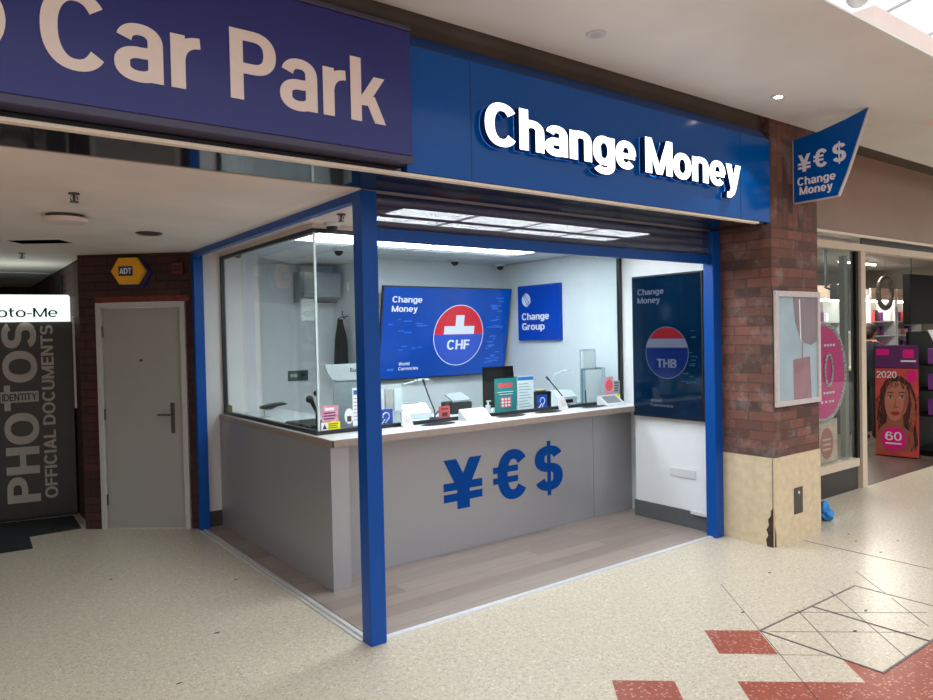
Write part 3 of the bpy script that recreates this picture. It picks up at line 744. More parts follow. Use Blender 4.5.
def sprinkler(x, y, label):
    t = thing('sprinkler', label, 'sprinkler', (x, y, 2.44))
    b = B(); b.cyl((x, y, 2.493), (x, y, 2.4995), 0.028, seg=18); b.cyl((x, y, 2.455), (x, y, 2.493), 0.007, seg=10); obj('pipe', b, 'steel', t)
    b = B(); b.cyl((x, y, 2.450), (x, y, 2.455), 0.022, seg=16); b.tube([(x-0.012, y, 2.485), (x-0.018, y, 2.47), (x-0.008, y, 2.453)], 0.003); b.tube([(x+0.012, y, 2.485), (x+0.018, y, 2.47), (x+0.008, y, 2.453)], 0.003)
    obj('deflector', b, 'steel', t)
sprinkler(-1.252, 0.853, 'sprinkler head on the lobby ceiling, the nearer one')
sprinkler(-1.223, 3.893, 'sprinkler head on the lobby ceiling, the one beyond the vent')
sprinkler(0.265, 0.75, 'sprinkler head in front of the glass, left of the corner post')
t = thing('ceiling_lamp', 'round pale surface lamp on the lobby ceiling', 'ceiling light', (-1.193, 1.616, 2.44))
b = B(); b.cyl((-1.193, 1.616, 2.478), (-1.193, 1.616, 2.4995), 0.105, seg=32); obj('base', b, 'steel', t)
b = B(); b.cyl((-1.193, 1.616, 2.452), (-1.193, 1.616, 2.478), 0.120, 0.128, 32); obj('diffuser', b, 'plaster', t)
t = thing('ceiling_downlight', 'flat unlit round downlight in the lobby ceiling near the alarm box', 'ceiling light', (-0.577, 2.168, 2.49))
b = B(); b.cyl((-0.577, 2.168, 2.490), (-0.577, 2.168, 2.4995), 0.085, 0.095, 32); obj('rim', b, 'steel', t)
b = B(); b.cyl((-0.577, 2.168, 2.487), (-0.577, 2.168, 2.490), 0.066, seg=32); obj('lens', b, 'dark_brown', t)
t = thing('air_vent', 'dark slotted air vent in the lobby ceiling', 'vent', (-1.25, 2.86, 2.49))
def ventbox(b, u0, u1, v0, v1, z0, z1):
    o = Vector((-1.431, 2.984, 0)); e = Vector((0.818, -0.575, 0)); f = Vector((0.575, 0.818, 0))
    b.prism([o+e*u0+f*v0+Z*z0, o+e*u1+f*v0+Z*z0, o+e*u1+f*v1+Z*z0, o+e*u0+f*v1+Z*z0], Z*(z1-z0))
b = B(); ventbox(b, 0.015, 0.415, 0.015, 0.235, 2.493, 2.4995); obj('grille_back', b, 'matte_black', t)
b = B()
for q in ((0, 0.43, 0, 0.015), (0, 0.43, 0.235, 0.25), (0, 0.015, 0.015, 0.235), (0.415, 0.43, 0.015, 0.235)): ventbox(b, *q, 2.490, 2.4995)
obj('frame', b, 'lobby_ceiling', t)
b = B()
for k in range(5): ventbox(b, 0.015, 0.415, 0.04+0.04*k, 0.052+0.04*k, 2.491, 2.4935)
obj('slats', b, 'matte_black', t)
b = B(); b.box(-2.6, -0.78, 5.85, 6.55, 2.492, 2.4995); tag(obj('linear_light', b, 'led_frame', origin=(-1.7, 6.2, 2.49)), 'long pale flat light panel deep in the lobby ceiling', 'ceiling light')
for k, (x, y, r) in enumerate(((1.02, -0.785, 0.052), (2.84, -0.775, 0.050), (4.53, -0.70, 0.052))):
    zc = cz(x, y)
    t = thing('spot_downlight', ['recessed white downlight above the word Change', 'lit recessed downlight above the word Money', 'lit recessed downlight right of the projecting sign'][k], 'ceiling light', (x, y, zc-0.01), group='recessed downlights in the mall ceiling')
    b = B(); b.cyl((x, y, zc-0.008), (x, y, zc-0.0005), r, r*1.1, 28); obj('rim', b, 'white_plastic', t)
    b = B(); b.cyl((x, y, zc-0.010), (x, y, zc-0.008), r*0.55, seg=24); obj('lamp', b, 'lamp_on' if k else 'silver', t)
    if k:
        L = bpy.data.lights.new('spot_light', 'SPOT'); L.energy = 12; L.spot_size = 1.6; L.color = (1, 0.9, 0.75); L.shadow_soft_size = 0.04
        lo = bpy.data.objects.new('spot_light', L); COL.objects.link(lo); lo.location = (0, 0, -0.01); lo.parent = t

# ================================================================== COUNTER
t = thing('reception_counter', 'grey counter base with blue currency symbols on its front', 'counter', (1.8, 1.5, 0.006))
b = B(); b.box(0.22, 0.27, 0.925, 3.18, 0.0065, 0.972); obj('side_panel', b, 'counter', t)
b = B(); b.box(0.22, 0.353, 0.90, 0.925, 0.0065, 0.972); b.box(0.328, 0.353, 0.925, 1.10, 0.0065, 0.972); obj('end_panel', b, 'counter', t)
b = B(); b.box(0.354, 2.93, 1.10, 1.13, 0.0065, 0.972); b.box(2.934, 3.458, 1.10, 1.13, 0.0065, 0.972); obj('front_panel', b, 'counter', t)
text('yen_symbol', '¥', (1.265, 1.099, 0.335), X, Z, 'symbol_blue', t, cap=0.395, width=0.375, W=0.255, T=0.22, depth=0.004)
text('euro_symbol', '€', (1.800, 1.099, 0.335), X, Z, 'symbol_blue', t, cap=0.40, width=0.335, W=0.245, T=0.20, depth=0.004)
text('dollar_symbol', '$', (2.215, 1.099, 0.345), X, Z, 'symbol_blue', t, cap=0.375, width=0.325, W=0.25, T=0.20, depth=0.004)
t = thing('counter_worktop', 'white worktop running round the booth counter, with a brown edge', 'worktop', (1.8, 1.3, 0.973))
L6 = [(0.232, 0.886), (3.298, 0.886), (3.298, 0.917), (3.458, 0.917), (3.458, 1.75), (0.85, 1.75), (0.85, 3.18), (0.232, 3.18)]
b = B(); b.prism([(x, y, 0.974) for x, y in L6], (0, 0, 0.046)); obj('top', b, 'worktop', t)
b = B(); b.box(0.22, 3.298, 0.872, 0.886, 0.974, 1.0195); b.box(0.218, 0.232, 0.872, 3.18, 0.974, 1.0195); obj('edging', b, 'worktop_edge', t)

# ================================================================== GLASS PARTITION
t = thing('glass_partition', 'clear glass screen with dark channels standing on the counter', 'glass screen', (1.8, 1.2, 1.02))
b = B(); b.box(0.285, 3.42, 1.195, 1.205, 1.04, 2.44); obj('front_pane', b, 'glass', t)
b = B(); b.box(0.275, 0.285, 1.205, 3.165, 1.04, 2.44); obj('side_pane', b, 'side_glass', t)
b = B(); b.box(0.272, 0.288, 1.192, 1.206, 1.04, 2.44); obj('corner_joint', b, 'edge_glass', t)
b = B(); b.box(0.262, 3.455, 1.182, 1.218, 1.0205, 1.048); b.box(0.262, 0.298, 1.218, 3.185, 1.0205, 1.048); obj('bottom_channel', b, 'black_frame', t)
b = B(); b.box(0.262, 3.455, 1.182, 1.218, 2.440, 2.468); b.box(0.262, 0.298, 1.218, 3.185, 2.440, 2.468); obj('top_channel', b, 'black_frame', t)
b = B(); b.box(0.262, 3.455, 1.182, 1.218, 2.468, 2.4995); b.box(0.262, 0.298, 1.218, 3.185, 2.468, 2.4995); obj('head_batten', b, 'plaster', t)
b = B(); b.box(3.42, 3.455, 1.182, 1.218, 1.048, 2.44); b.box(0.262, 0.298, 3.16, 3.185, 1.048, 2.44); obj('end_channel', b, 'black_frame', t)

# stickers on the glass (outside face y = 1.195)
def sticker(name, x0, x1, z0, z1, m, label, cat='sticker', y=1.1925):
    b = B(); b.box(x0, x1, y-0.0008, y+0.0008, z0, z1); return tag(obj(name, b, m, origin=((x0+x1)/2, y, z0)), label, cat)
def lines(parent, x0, x1, z0, z1, n, m='print_grey', y=1.1912, frac=0.45):
    b = B(); h = (z1-z0)/n
    for k in range(n):
        w = (x1-x0)*(0.75+0.25*random.random())
        b.box(x0, x0+w, y-0.0006, y, z0+h*k+h*(1-frac)/2, z0+h*k+h*(1+frac)/2)
    return obj('print', b, m, parent, origin=None)
s = sticker('warning_sticker', 0.296, 0.442, 1.050, 1.105, 'sticker_yellow', 'yellow and white warning sticker on the glass corner')
flat('white_field', [(0, 0), (0.05, 0), (0.05, 0.055), (0, 0.055)], (0.296, 1.1917, 1.050), X, Z, 'paper', s, lift=0.0002, th=0.0005)
flat('triangle', [(0.008, 0.008), (0.042, 0.008), (0.025, 0.044)], (0.296, 1.1912, 1.050), X, Z, 'ink', s, lift=0.0002, th=0.0006)
lines(s, 0.352, 0.435, 1.058, 1.098, 3, 'steel', y=1.1915)
s = sticker('event_card', 0.302, 0.430, 1.108, 1.222, 'pink_card', 'pink and purple card above the yellow warning sticker', 'card')
lines(s, 0.315, 0.42, 1.12, 1.18, 3, 'violet', y=1.1915); lines(s, 0.325, 0.42, 1.185, 1.21, 1, 'paper', y=1.1915, frac=0.8)
b = B(); b.prism([(0.515+0.036*math.cos(a*PI/16), 1.1917, 1.135+0.055*math.sin(a*PI/16)) for a in range(32)], (0, 0.0016, 0))
s = tag(obj('round_sticker', b, 'paper', origin=(0.515, 1.1925, 1.08)), 'small round pale sticker beside the pink card', 'sticker')
b = B(); b.box(0.498, 0.532, 1.1906, 1.1917, 1.095, 1.135); obj('print', b, 'steel', s)
s = sticker('notice_sheet', 0.545, 0.72, 1.060, 1.335, 'paper', 'white notice with blue header on the glass beside the corner post', 'notice')
b = B(); b.box(0.553, 0.712, 1.1906, 1.1917, 1.285, 1.318); obj('header', b, 'print_blue', s)
lines(s, 0.555, 0.70, 1.09, 1.27, 7, y=1.1915, frac=0.25)
s = sticker('round_red_sticker', 3.20, 3.325, 1.09, 1.275, 'pink_card', 'pale poster with an orange red circle at the right end of the glass')
flat('red_circle', disc(0.0625, 0.105, 0.05, 0.055), (3.20, 1.1917, 1.09), X, Z, 'coral', s, lift=0.0002, th=0.0006)
s = sticker('grey_card', 3.33, 3.415, 1.115, 1.235, 'print_grey', 'small grey card beside the orange red circle poster', 'card')
lines(s, 3.338, 3.405, 1.125, 1.225, 4, 'steel', y=1.1915)
s = sticker('yellow_label', 3.29, 3.415, 1.055, 1.108, 'sticker_yellow', 'yellow label in the bottom right corner of the glass')
lines(s, 3.31, 3.40, 1.065, 1.098, 2, 'steel', y=1.1915)
b = B(); b.box(0.2728, 0.2744, 2.98, 3.10, 1.052, 1.11); tag(obj('beige_label', b, 'beige_sticker', origin=(0.2736, 3.04, 1.052)), 'small beige label low on the far end of the side glass', 'sticker')

# ================================================================== THINGS ON THE COUNTER
ZT = 1.0205
# leaflet stand with curved header
t = thing('leaflet_stand', 'tall white leaflet stand with curved Euro header behind the glass corner', 'leaflet stand', (0.53, 1.33, ZT))
b = B(); b.prism([(0.40, 1.33, 1.505), (0.425, 1.33, 1.44), (0.455, 1.33, 1.40), (0.50, 1.33, 1.385), (0.80, 1.33, 1.385), (0.80, 1.33, 1.51)], (0, 0.012, 0)); obj('header', b, 'white_plastic', t)
b = B(); b.box(0.47, 0.80, 1.343, 1.349, ZT, 1.44); obj('back_panel', b, 'grey_plastic', t)
b = B(); b.box(0.45, 0.80, 1.28, 1.345, ZT, ZT+0.012, 0.003); obj('base', b, 'white_plastic', t)
script_text('lettering', 'Euro', (0.605, 1.329, 1.445), X, Z, 'ink', t, cap=0.03, width=0.09, bold=0.01, depth=0.001)
# leaflet rack
t = thing('leaflet_rack', 'white slotted leaflet rack just right of the corner post', 'leaflet rack', (0.93, 1.33, ZT))
b = B(); b.box(0.80, 1.045, 1.34, 1.348, ZT, 1.33); b.box(0.80, 1.045, 1.30, 1.348, ZT, ZT+0.012); b.box(0.80, 1.045, 1.30, 1.304, ZT+0.012, ZT+0.11); obj('tray', b, 'white_plastic', t)
for k in range(3):
    b = B(); b.box(0.812+0.078*k, 0.880+0.078*k, 1.312, 1.328, ZT+0.013, 1.305-0.006*k); obj('leaflet_stack', b, 'paper' if k != 1 else 'silver', t)
# hearing loop signs
def ear_sign(x, y, label):
    t = thing('hearing_loop_sign', label, 'sign', (x, y, ZT), group='blue hearing loop signs')
    b = B(); b.box(x-0.06, x+0.06, y, y+0.006, ZT, ZT+0.135, 0.002); obj('panel', b, 'hearing_blue', t)
    b = B()
    arc = [(x+0.0+0.028*math.cos(a), y-0.0015, ZT+0.08+0.03*math.sin(a)) for a in [PI*1.1-k*PI*1.2/10 for k in range(11)]]+[(x+0.008, y-0.0015, ZT+0.05), (x-0.006, y-0.0015, ZT+0.03)]
    b.tube(arc, 0.0045, 6); b.tube([(x-0.045, y-0.0015, ZT+0.02), (x-0.01, y-0.0015, ZT+0.06)], 0.0045, 6); obj('ear_mark', b, 'paper', t)
ear_sign(0.845, 1.235, 'blue hearing loop sign with white ear, beside the corner post')
ear_sign(2.46, 1.255, 'blue hearing loop sign with white ear, right of the white leaflet holder')
def pyramid(x, y, label):
    t = thing('card_holder', label, 'card holder', (x, y, ZT), group='white wedge card holders')
    b = B(); b.prism([(x-0.05, y-0.028, ZT), (x+0.05, y-0.028, ZT), (x+0.03, y+0.012, ZT+0.115), (x-0.035, y+0.012, ZT+0.115)], (0, 0.022, 0)); obj('body', b, 'white_plastic', t)
    b = B(); b.prism([(x-0.034, y-0.0165, ZT+0.03), (x+0.033, y-0.0165, ZT+0.03), (x+0.024, y+0.002, ZT+0.085), (x-0.028, y+0.002, ZT+0.085)], (0, -0.0015, 0)); obj('card', b, 'silver', t)
pyramid(0.965, 1.14, 'white wedge card holder beside the left ear sign')
pyramid(2.60, 1.145, 'white wedge card holder beside the right ear sign')
# pass-through trays
def tray(x, y, label):
    t = thing('money_tray', label, 'tray', (x, y, ZT), group='dark pass-through trays')
    b = B(); b.ell((x, y, ZT+0.0045), 0.155, 0.058, 0.0042, 24); obj('dish', b, 'steel', t, smooth=True)
    b = B(); b.ell((x, y, ZT+0.0088), 0.125, 0.04, 0.002, 24); obj('hollow', b, 'black', t, smooth=True)
tray(1.22, 1.085, 'dark oval pass-through tray left of the nearer customer display')
tray(1.955, 1.09, 'dark oval pass-through tray under the teal poster')
tray(2.375, 1.085, 'dark oval pass-through tray under the ear sign by the black box')
tray(2.95, 1.09, 'dark oval pass-through tray left of the far customer display')
# customer displays
def display(x, m, label, w=0.25):
    t = thing('customer_display', label, 'display', (x, 1.12, ZT), group='tilted white customer displays')
    P = [(1.045, ZT+0.004), (1.165, ZT+0.088), (1.172, ZT+0.078), (1.178, ZT), (1.05, ZT)]
    b = B(); b.prism([(x-w/2, y, z) for y, z in P], (w, 0, 0)); obj('casing', b, 'white_plastic', t)
    d = Vector((0, 0.12, 0.084)).normalized(); o = Vector((x-w/2+0.03, 1.045, ZT+0.004))+d*0.03; n = Vector((0, -d.z, d.y))
    b = B(); b.prism([o+n*0.0005, o+X*(w-0.06)+n*0.0005, o+X*(w-0.06)+d*0.10+n*0.0005, o+d*0.10+n*0.0005], n*0.002); obj('screen', b, m, t)
display(1.60, 'display_glass', 'white tilted customer display with pale screen, next to the red card')
display(3.20, 'display_grey', 'white tilted customer display with grey screen at the right end')
# gooseneck microphones
def mic(pts, bx, by, label):
    t = thing('gooseneck_microphone', label, 'microphone', (bx, by, ZT), group='black gooseneck microphones')
    b = B(); b.cyl((bx, by, ZT), (bx, by, ZT+0.022), 0.05, 0.042, 24); obj('base', b, 'black', t)
    b = B(); b.tube([(bx, by, ZT+0.02)]+pts, 0.0055, 8); obj('neck', b, 'black', t)
    e = Vector(pts[-1]); d = (e-Vector(pts[-2])).normalized(); b = B(); b.cyl(e, e+d*0.05, 0.0085, 0.0095, 12); obj('capsule', b, 'black', t)
mic([(1.35, 1.33, 1.10), (1.29, 1.32, 1.22), (1.25, 1.31, 1.31)], 1.36, 1.34, 'black gooseneck microphone rising behind the red card')
mic([(2.80, 1.33, 1.10), (2.70, 1.32, 1.19), (2.60, 1.31, 1.275)], 2.82, 1.34, 'black gooseneck microphone left of the small printer')
t = thing('red_card', 'pink red printed card standing beside the near customer display', 'card', (1.40, 1.26, ZT))
b = B(); b.box(1.345, 1.45, 1.255, 1.262, ZT, 1.135); c = obj('card', b, 'coral', t)
b = B(); b.box(1.372, 1.425, 1.2535, 1.255, 1.055, 1.085); b.box(1.365, 1.432, 1.2535, 1.255, 1.108, 1.118); obj('print', b, 'red_box', c)
# thin white desk lamps
def lamp(x, dx, label):
    t = thing('desk_lamp', label, 'lamp', (x, 1.42, ZT), group='thin white desk lamps')
    b = B(); b.cyl((x, 1.42, ZT), (x, 1.42, ZT+0.015), 0.05, seg=24); obj('base', b, 'white_plastic', t)
    b = B(); b.tube([(x, 1.42, ZT+0.01), (x, 1.42, ZT+0.25), (x+0.03, 1.42, ZT+0.30), (x+dx*0.6, 1.41, ZT+0.325)], 0.004, 8); obj('stem', b, 'alu', t)
    b = B(); b.box(x+dx*0.55, x+dx, 1.385, 1.435, ZT+0.318, ZT+0.332, 0.004); obj('lamp_head', b, 'white_plastic', t)
lamp(1.09, 0.26, 'thin white desk lamp arching over the counter near the corner post')
lamp(2.74, 0.22, 'thin white desk lamp with slim head right of the ear sign')
# printers and equipment behind glass
t = thing('receipt_printer', 'black receipt printer with raised lid behind the near display', 'printer', (1.80, 1.6, ZT))
b = B(); b.box(1.68, 1.90, 1.55, 1.72, ZT, ZT+0.10, 0.01); obj('body', b, 'black', t)
b = B(); b.prism([(1.69, 1.55, ZT+0.105), (1.88, 1.55, ZT+0.105), (1.88, 1.68, ZT+0.16), (1.69, 1.68, ZT+0.16)], (0, 0, 0.014)); obj('lid', b, 'grey_plastic', t)
b = B(); b.tube([(1.68, 1.6, ZT+0.09), (1.58, 1.58, ZT+0.05), (1.50, 1.55, ZT+0.012)], 0.008); obj('cable', b, 'black', t)
t = thing('counting_machine', 'white note counting machine behind the near red card', 'machine', (1.25, 1.55, ZT))
b = B(); b.prism([(1.10, 1.48, ZT), (1.10, 1.48, ZT+0.05), (1.10, 1.56, ZT+0.12), (1.10, 1.68, ZT+0.12), (1.10, 1.68, ZT)], (0.32, 0, 0)); obj('body', b, 'white_plastic', t)
b = B(); b.box(1.16, 1.36, 1.57, 1.67, ZT+0.121, ZT+0.128); obj('feed_slot', b, 'grey_plastic', t)
t = thing('card_printer', 'small white office printer behind the right microphone', 'printer', (2.98, 1.55, ZT))
b = B(); b.prism([(2.84, 1.46, ZT), (2.84, 1.46, ZT+0.07), (2.84, 1.53, ZT+0.125), (2.84, 1.64, ZT+0.125), (2.84, 1.64, ZT)], (0.26, 0, 0)); obj('body', b, 'white_plastic', t)
b = B(); b.box(2.90, 3.04, 1.452, 1.46, ZT+0.012, ZT+0.045); obj('paper_slot', b, 'black', t)
t = thing('black_box', 'small black box behind the right ear sign', 'box', (2.50, 1.31, ZT))
b = B(); b.box(2.42, 2.59, 1.275, 1.36, ZT, ZT+0.16, 0.008); obj('casing', b, 'black', t)
b = B(); b.ell((2.50, 1.32, ZT+0.172), 0.06, 0.035, 0.012); obj('lid', b, 'beige_sticker', t, smooth=True)
# poster holders
t = thing('teal_poster_stand', 'teal poster in a clear stand in front of the black chair', 'poster stand', (2.06, 1.27, ZT))
b = B(); b.box(1.925, 2.165, 1.262, 1.268, ZT, 1.325); p = obj('poster', b, 'teal', t)
b = B(); b.box(1.96, 2.12, 1.2605, 1.262, 1.245, 1.285); b.box(1.985, 2.10, 1.2605, 1.262, 1.075, 1.165); obj('coral_block', b, 'coral', p)
b = B(); b.box(1.95, 2.13, 1.2605, 1.262, 1.205, 1.211); b.box(1.97, 2.12, 1.2605, 1.262, 1.185, 1.19)
for i in range(3):
    for j in range(3): b.box(1.995+0.036*i, 2.018+0.036*i, 1.259, 1.2605, 1.083+0.027*j, 1.100+0.027*j)
obj('white_print', b, 'paper', p)
b = B(); b.box(1.905, 2.185, 1.270, 1.275, ZT, 1.335); b.box(1.905, 2.185, 1.25, 1.31, ZT, ZT+0.006); obj('holder', b, 'acrylic', t)
t = thing('white_notice_stand', 'white notice with blue top bar right of the teal poster', 'notice', (2.28, 1.28, ZT))
b = B(); b.box(2.19, 2.375, 1.275, 1.281, ZT, 1.33); p = obj('sheet', b, 'paper', t)
b = B(); b.box(2.192, 2.373, 1.2735, 1.275, 1.295, 1.325); obj('header', b, 'print_blue', p)
b = B()
for k in range(9): b.box(2.205, 2.345-0.02*(k % 3), 1.2735, 1.275, 1.06+0.025*k, 1.066+0.025*k)
obj('print', b, 'print_grey', p)
b = B(); b.box(2.19, 2.375, 1.255, 1.30, ZT-0.0, ZT+0.005); obj('foot', b, 'acrylic', t)
t = thing('hand_gel_bottle', 'small white dispenser bottle left of the teal poster', 'bottle', (1.87, 1.29, ZT))
b = B(); b.cyl((1.87, 1.29, ZT), (1.87, 1.29, ZT+0.085), 0.024, 0.022, 18); obj('bottle', b, 'white_plastic', t)
b = B(); b.cyl((1.87, 1.29, ZT+0.085), (1.87, 1.29, ZT+0.115), 0.009, seg=12); b.box(1.855, 1.898, 1.283, 1.297, ZT+0.115, ZT+0.123); obj('pump', b, 'white_plastic', t)
# clear document rack
t = thing('document_rack', 'tall clear plastic rack of forms near the right end of the counter', 'document rack', (3.18, 1.36, ZT))
b = B(); b.box(3.05, 3.33, 1.345, 1.350, ZT, 1.36); b.box(3.11, 3.33, 1.42, 1.425, ZT, 1.54); b.box(3.05, 3.33, 1.30, 1.43, ZT, ZT+0.01); b.box(3.05, 3.055, 1.30, 1.345, ZT, 1.36); b.box(3.325, 3.33, 1.30, 1.43, ZT, 1.36); obj('rack', b, 'acrylic', t)
b = B(); b.box(3.07, 3.31, 1.326, 1.343, ZT+0.012, 1.34); obj('forms', b, 'paper', t)
b = B(); b.box(3.13, 3.30, 1.405, 1.418, ZT+0.012, 1.52); obj('forms', b, 'paper', t)
t = thing('pen_on_coil', 'black pen on a coiled cord by the clear document rack', 'pen', (3.02, 1.26, ZT))
b = B(); b.cyl((3.02, 1.26, ZT), (3.02, 1.26, ZT+0.012), 0.02, seg=16); obj('base', b, 'black', t)
b = B(); b.cyl((3.02, 1.26, ZT+0.012), (3.005, 1.255, ZT+0.14), 0.0055, seg=10); obj('pen', b, 'black', t)
# side window equipment
t = thing('clamp_microphone', 'black jointed microphone arm standing inside the glass corner', 'microphone', (0.37, 1.42, ZT))
b = B(); b.cyl((0.37, 1.42, ZT), (0.37, 1.42, ZT+0.015), 0.035, seg=18); obj('base', b, 'black', t)
b = B(); b.tube([(0.37, 1.42, ZT+0.01), (0.375, 1.43, ZT+0.13), (0.34, 1.44, ZT+0.22), (0.33, 1.44, ZT+0.24)], [0.012, 0.011, 0.016, 0.012], 8); obj('arm', b, 'black', t)
b = B(); b.ell((0.325, 1.44, ZT+0.235), 0.03, 0.022, 0.028, 14); b.ell((0.37, 1.43, ZT+0.275), 0.018, 0.016, 0.02, 12); obj('head', b, 'black', t, smooth=True)
t = thing('black_keyboard', 'black keyboard with white papers by the side glass', 'keyboard', (0.45, 1.75, ZT))
b = B(); b.box(0.34, 0.60, 1.52, 1.95, ZT, ZT+0.025, 0.004); obj('body', b, 'black', t)
b = B()
for i in range(5):
    for j in range(10): b.box(0.352+0.048*i, 0.392+0.048*i, 1.535+0.041*j, 1.569+0.041*j, ZT+0.025, ZT+0.031)
obj('keys', b, 'steel', t)
b = B(); b.box(0.62, 0.80, 1.5, 1.8, ZT, ZT+0.012); tag(obj('paper_stack', b, 'paper', origin=(0.71, 1.65, ZT)), 'low stack of white papers beside the black keyboard', 'paper')
t = thing('tablet_arm', 'black curved card reader on a chrome stand by the side glass', 'card reader', (0.44, 2.6, ZT))
b = B(); b.cyl((0.44, 2.62, ZT), (0.44, 2.62, ZT+0.01), 0.045, seg=20); b.tube([(0.44, 2.62, ZT+0.008), (0.43, 2.62, ZT+0.05), (0.46, 2.61, ZT+0.075)], 0.006); obj('stand', b, 'alu', t)
b = B(); b.prism([(0.40, 2.54, ZT+0.075), (0.40, 2.54, ZT+0.098), (0.50, 2.54, ZT+0.115), (0.60, 2.54, ZT+0.118), (0.61, 2.54, ZT+0.104), (0.52, 2.54, ZT+0.092), (0.46, 2.54, ZT+0.070)], (0, 0.11, 0)); obj('head', b, 'black', t)

# ================================================================== BOOTH INTERIOR
# big landscape screen, tilted forward
T0 = Vector((1.745, 2.915, 1.268)); up = Vector((0, -0.165, 0.94)).normalized(); nrm = X.cross(up)
W_, H_ = 1.645, 0.945
t = thing('wall_screen', 'large blue landscape screen showing a CHF currency disc on the back wall', 'screen', (2.57, 2.98, 1.27))
b = B(); b.prism([T0-X*0.012-up*0.012-nrm*0.03, T0+X*(W_+0.012)-up*0.012-nrm*0.03, T0+X*(W_+0.012)+up*(H_+0.012)-nrm*0.03, T0-X*0.012+up*(H_+0.012)-nrm*0.03], nrm*0.029)
obj('casing', b, 'black', t)
b = B(); b.prism([T0-nrm*0.001, T0+X*W_-nrm*0.001, T0+X*W_+up*H_-nrm*0.001, T0+up*H_-nrm*0.001], nrm*0.003); scr = obj('display', b, 'screen_blue', t)
TO = T0+nrm*0.002
def F(name, pts, m, lift=0.0005, par=None): return flat(name, pts, TO, X, up, m, par or scr, lift=lift, th=0.0005)
cx_, cy_, R_ = 0.965, 0.44, 0.325
F('disc_outline', disc(cx_, cy_, R_+0.008, n=64), 'scr_white')
F('disc_top', disc(cx_, cy_, R_, n=40, a0=0.03, a1=PI-0.03), 'scr_red', 0.0012)
F('disc_bottom', disc(cx_, cy_, R_, n=40, a0=PI-0.03, a1=2*PI+0.03), 'scr_cblue', 0.0012)
F('white_cross', [(cx_-0.055, cy_+0.012), (cx_-0.2, cy_+0.012), (cx_-0.2, cy_+0.10), (cx_-0.055, cy_+0.10), (cx_-0.055, cy_+0.22), (cx_+0.055, cy_+0.22), (cx_+0.055, cy_+0.10), (cx_+0.2, cy_+0.10), (cx_+0.2, cy_+0.012), (cx_+0.055, cy_+0.012)], 'scr_white', 0.002)
text('screen_text', 'CHF', TO+X*(cx_)+up*(cy_-0.155), X, up, 'scr_white', scr, cap=0.105, width=0.30, bold=0.04, depth=0.0005, align='c', lip=0.002)
text('screen_text', 'Change', TO+X*0.10+up*(H_-0.155), X, up, 'scr_white', scr, cap=0.062, width=0.36, bold=0.035, depth=0.0005, lip=0.001)
text('screen_text', 'Money', TO+X*0.10+up*(H_-0.25), X, up, 'scr_white', scr, cap=0.062, width=0.31, bold=0.035, depth=0.0005, lip=0.001)
text('screen_text', 'World', TO+X*0.225+up*0.135, X, up, 'scr_white', scr, cap=0.034, width=0.13, bold=0.02, depth=0.0005, lip=0.001)
text('screen_text', 'Currencies', TO+X*0.225+up*0.085, X, up, 'scr_white', scr, cap=0.034, width=0.24, bold=0.02, depth=0.0005, lip=0.001)
F('small_mark', [(0.09, 0.085), (0.165, 0.085), (0.165, 0.105), (0.09, 0.105)], 'scr_faint', 0.001)
b = B()
for k in range(46):
    side = random.random() < 0.62
    x = random.uniform(1.34, 1.54) if side else random.uniform(0.05, 0.5)
    y = random.uniform(0.12, 0.88) if side else random.uniform(0.2, 0.62)
    w = random.uniform(0.03, 0.10); o = TO+X*x+up*y+nrm*0.0005
    b.prism([o, o+X*w, o+X*w+up*0.009, o+up*0.009], nrm*0.0005)
obj('faint_rate_lines', b, 'scr_faint', scr)
# square group sign on the right wall
t = thing('group_sign', 'square blue wall sign with globe mark reading Change Group', 'sign', (3.44, 2.33, 1.62))
b = B(); b.box(3.415, 3.459, 2.0, 2.665, 1.628, 2.232, 0.003); obj('panel', b, 'group_blue', t)
P0 = Vector((3.4145, 2.665, 1.628))
text('lettering', 'Change', P0+mY*0.065+Z*0.225, mY, Z, 'pale_text', t, cap=0.075, width=0.44, bold=0.045, depth=0.002)
text('lettering', 'Group', P0+mY*0.065+Z*0.115, mY, Z, 'pale_text', t, cap=0.075, width=0.37, bold=0.045, depth=0.002)
g = P0+mY*0.145+Z*0.445
b = B()
for k in range(5):
    ph = -0.85+k*0.42
    pts = []
    for i in range(13):
        a = -1.15+i*2.3/12; x = math.sin(ph)*math.cos(a)*1.0; z = math.sin(a)
        rx = x*math.cos(0.7)-z*math.sin(0.7); rz = x*math.sin(0.7)+z*math.cos(0.7)
        pts.append(g+mY*(rx*0.075)+Z*(rz*0.08)+Vector((-0.001, 0, 0)))
    b.tube(pts, [0.001+0.0085*math.sin(PI*(i/12)) for i in range(13)], 6)
obj('globe_mark', b, 'pale_text', t)
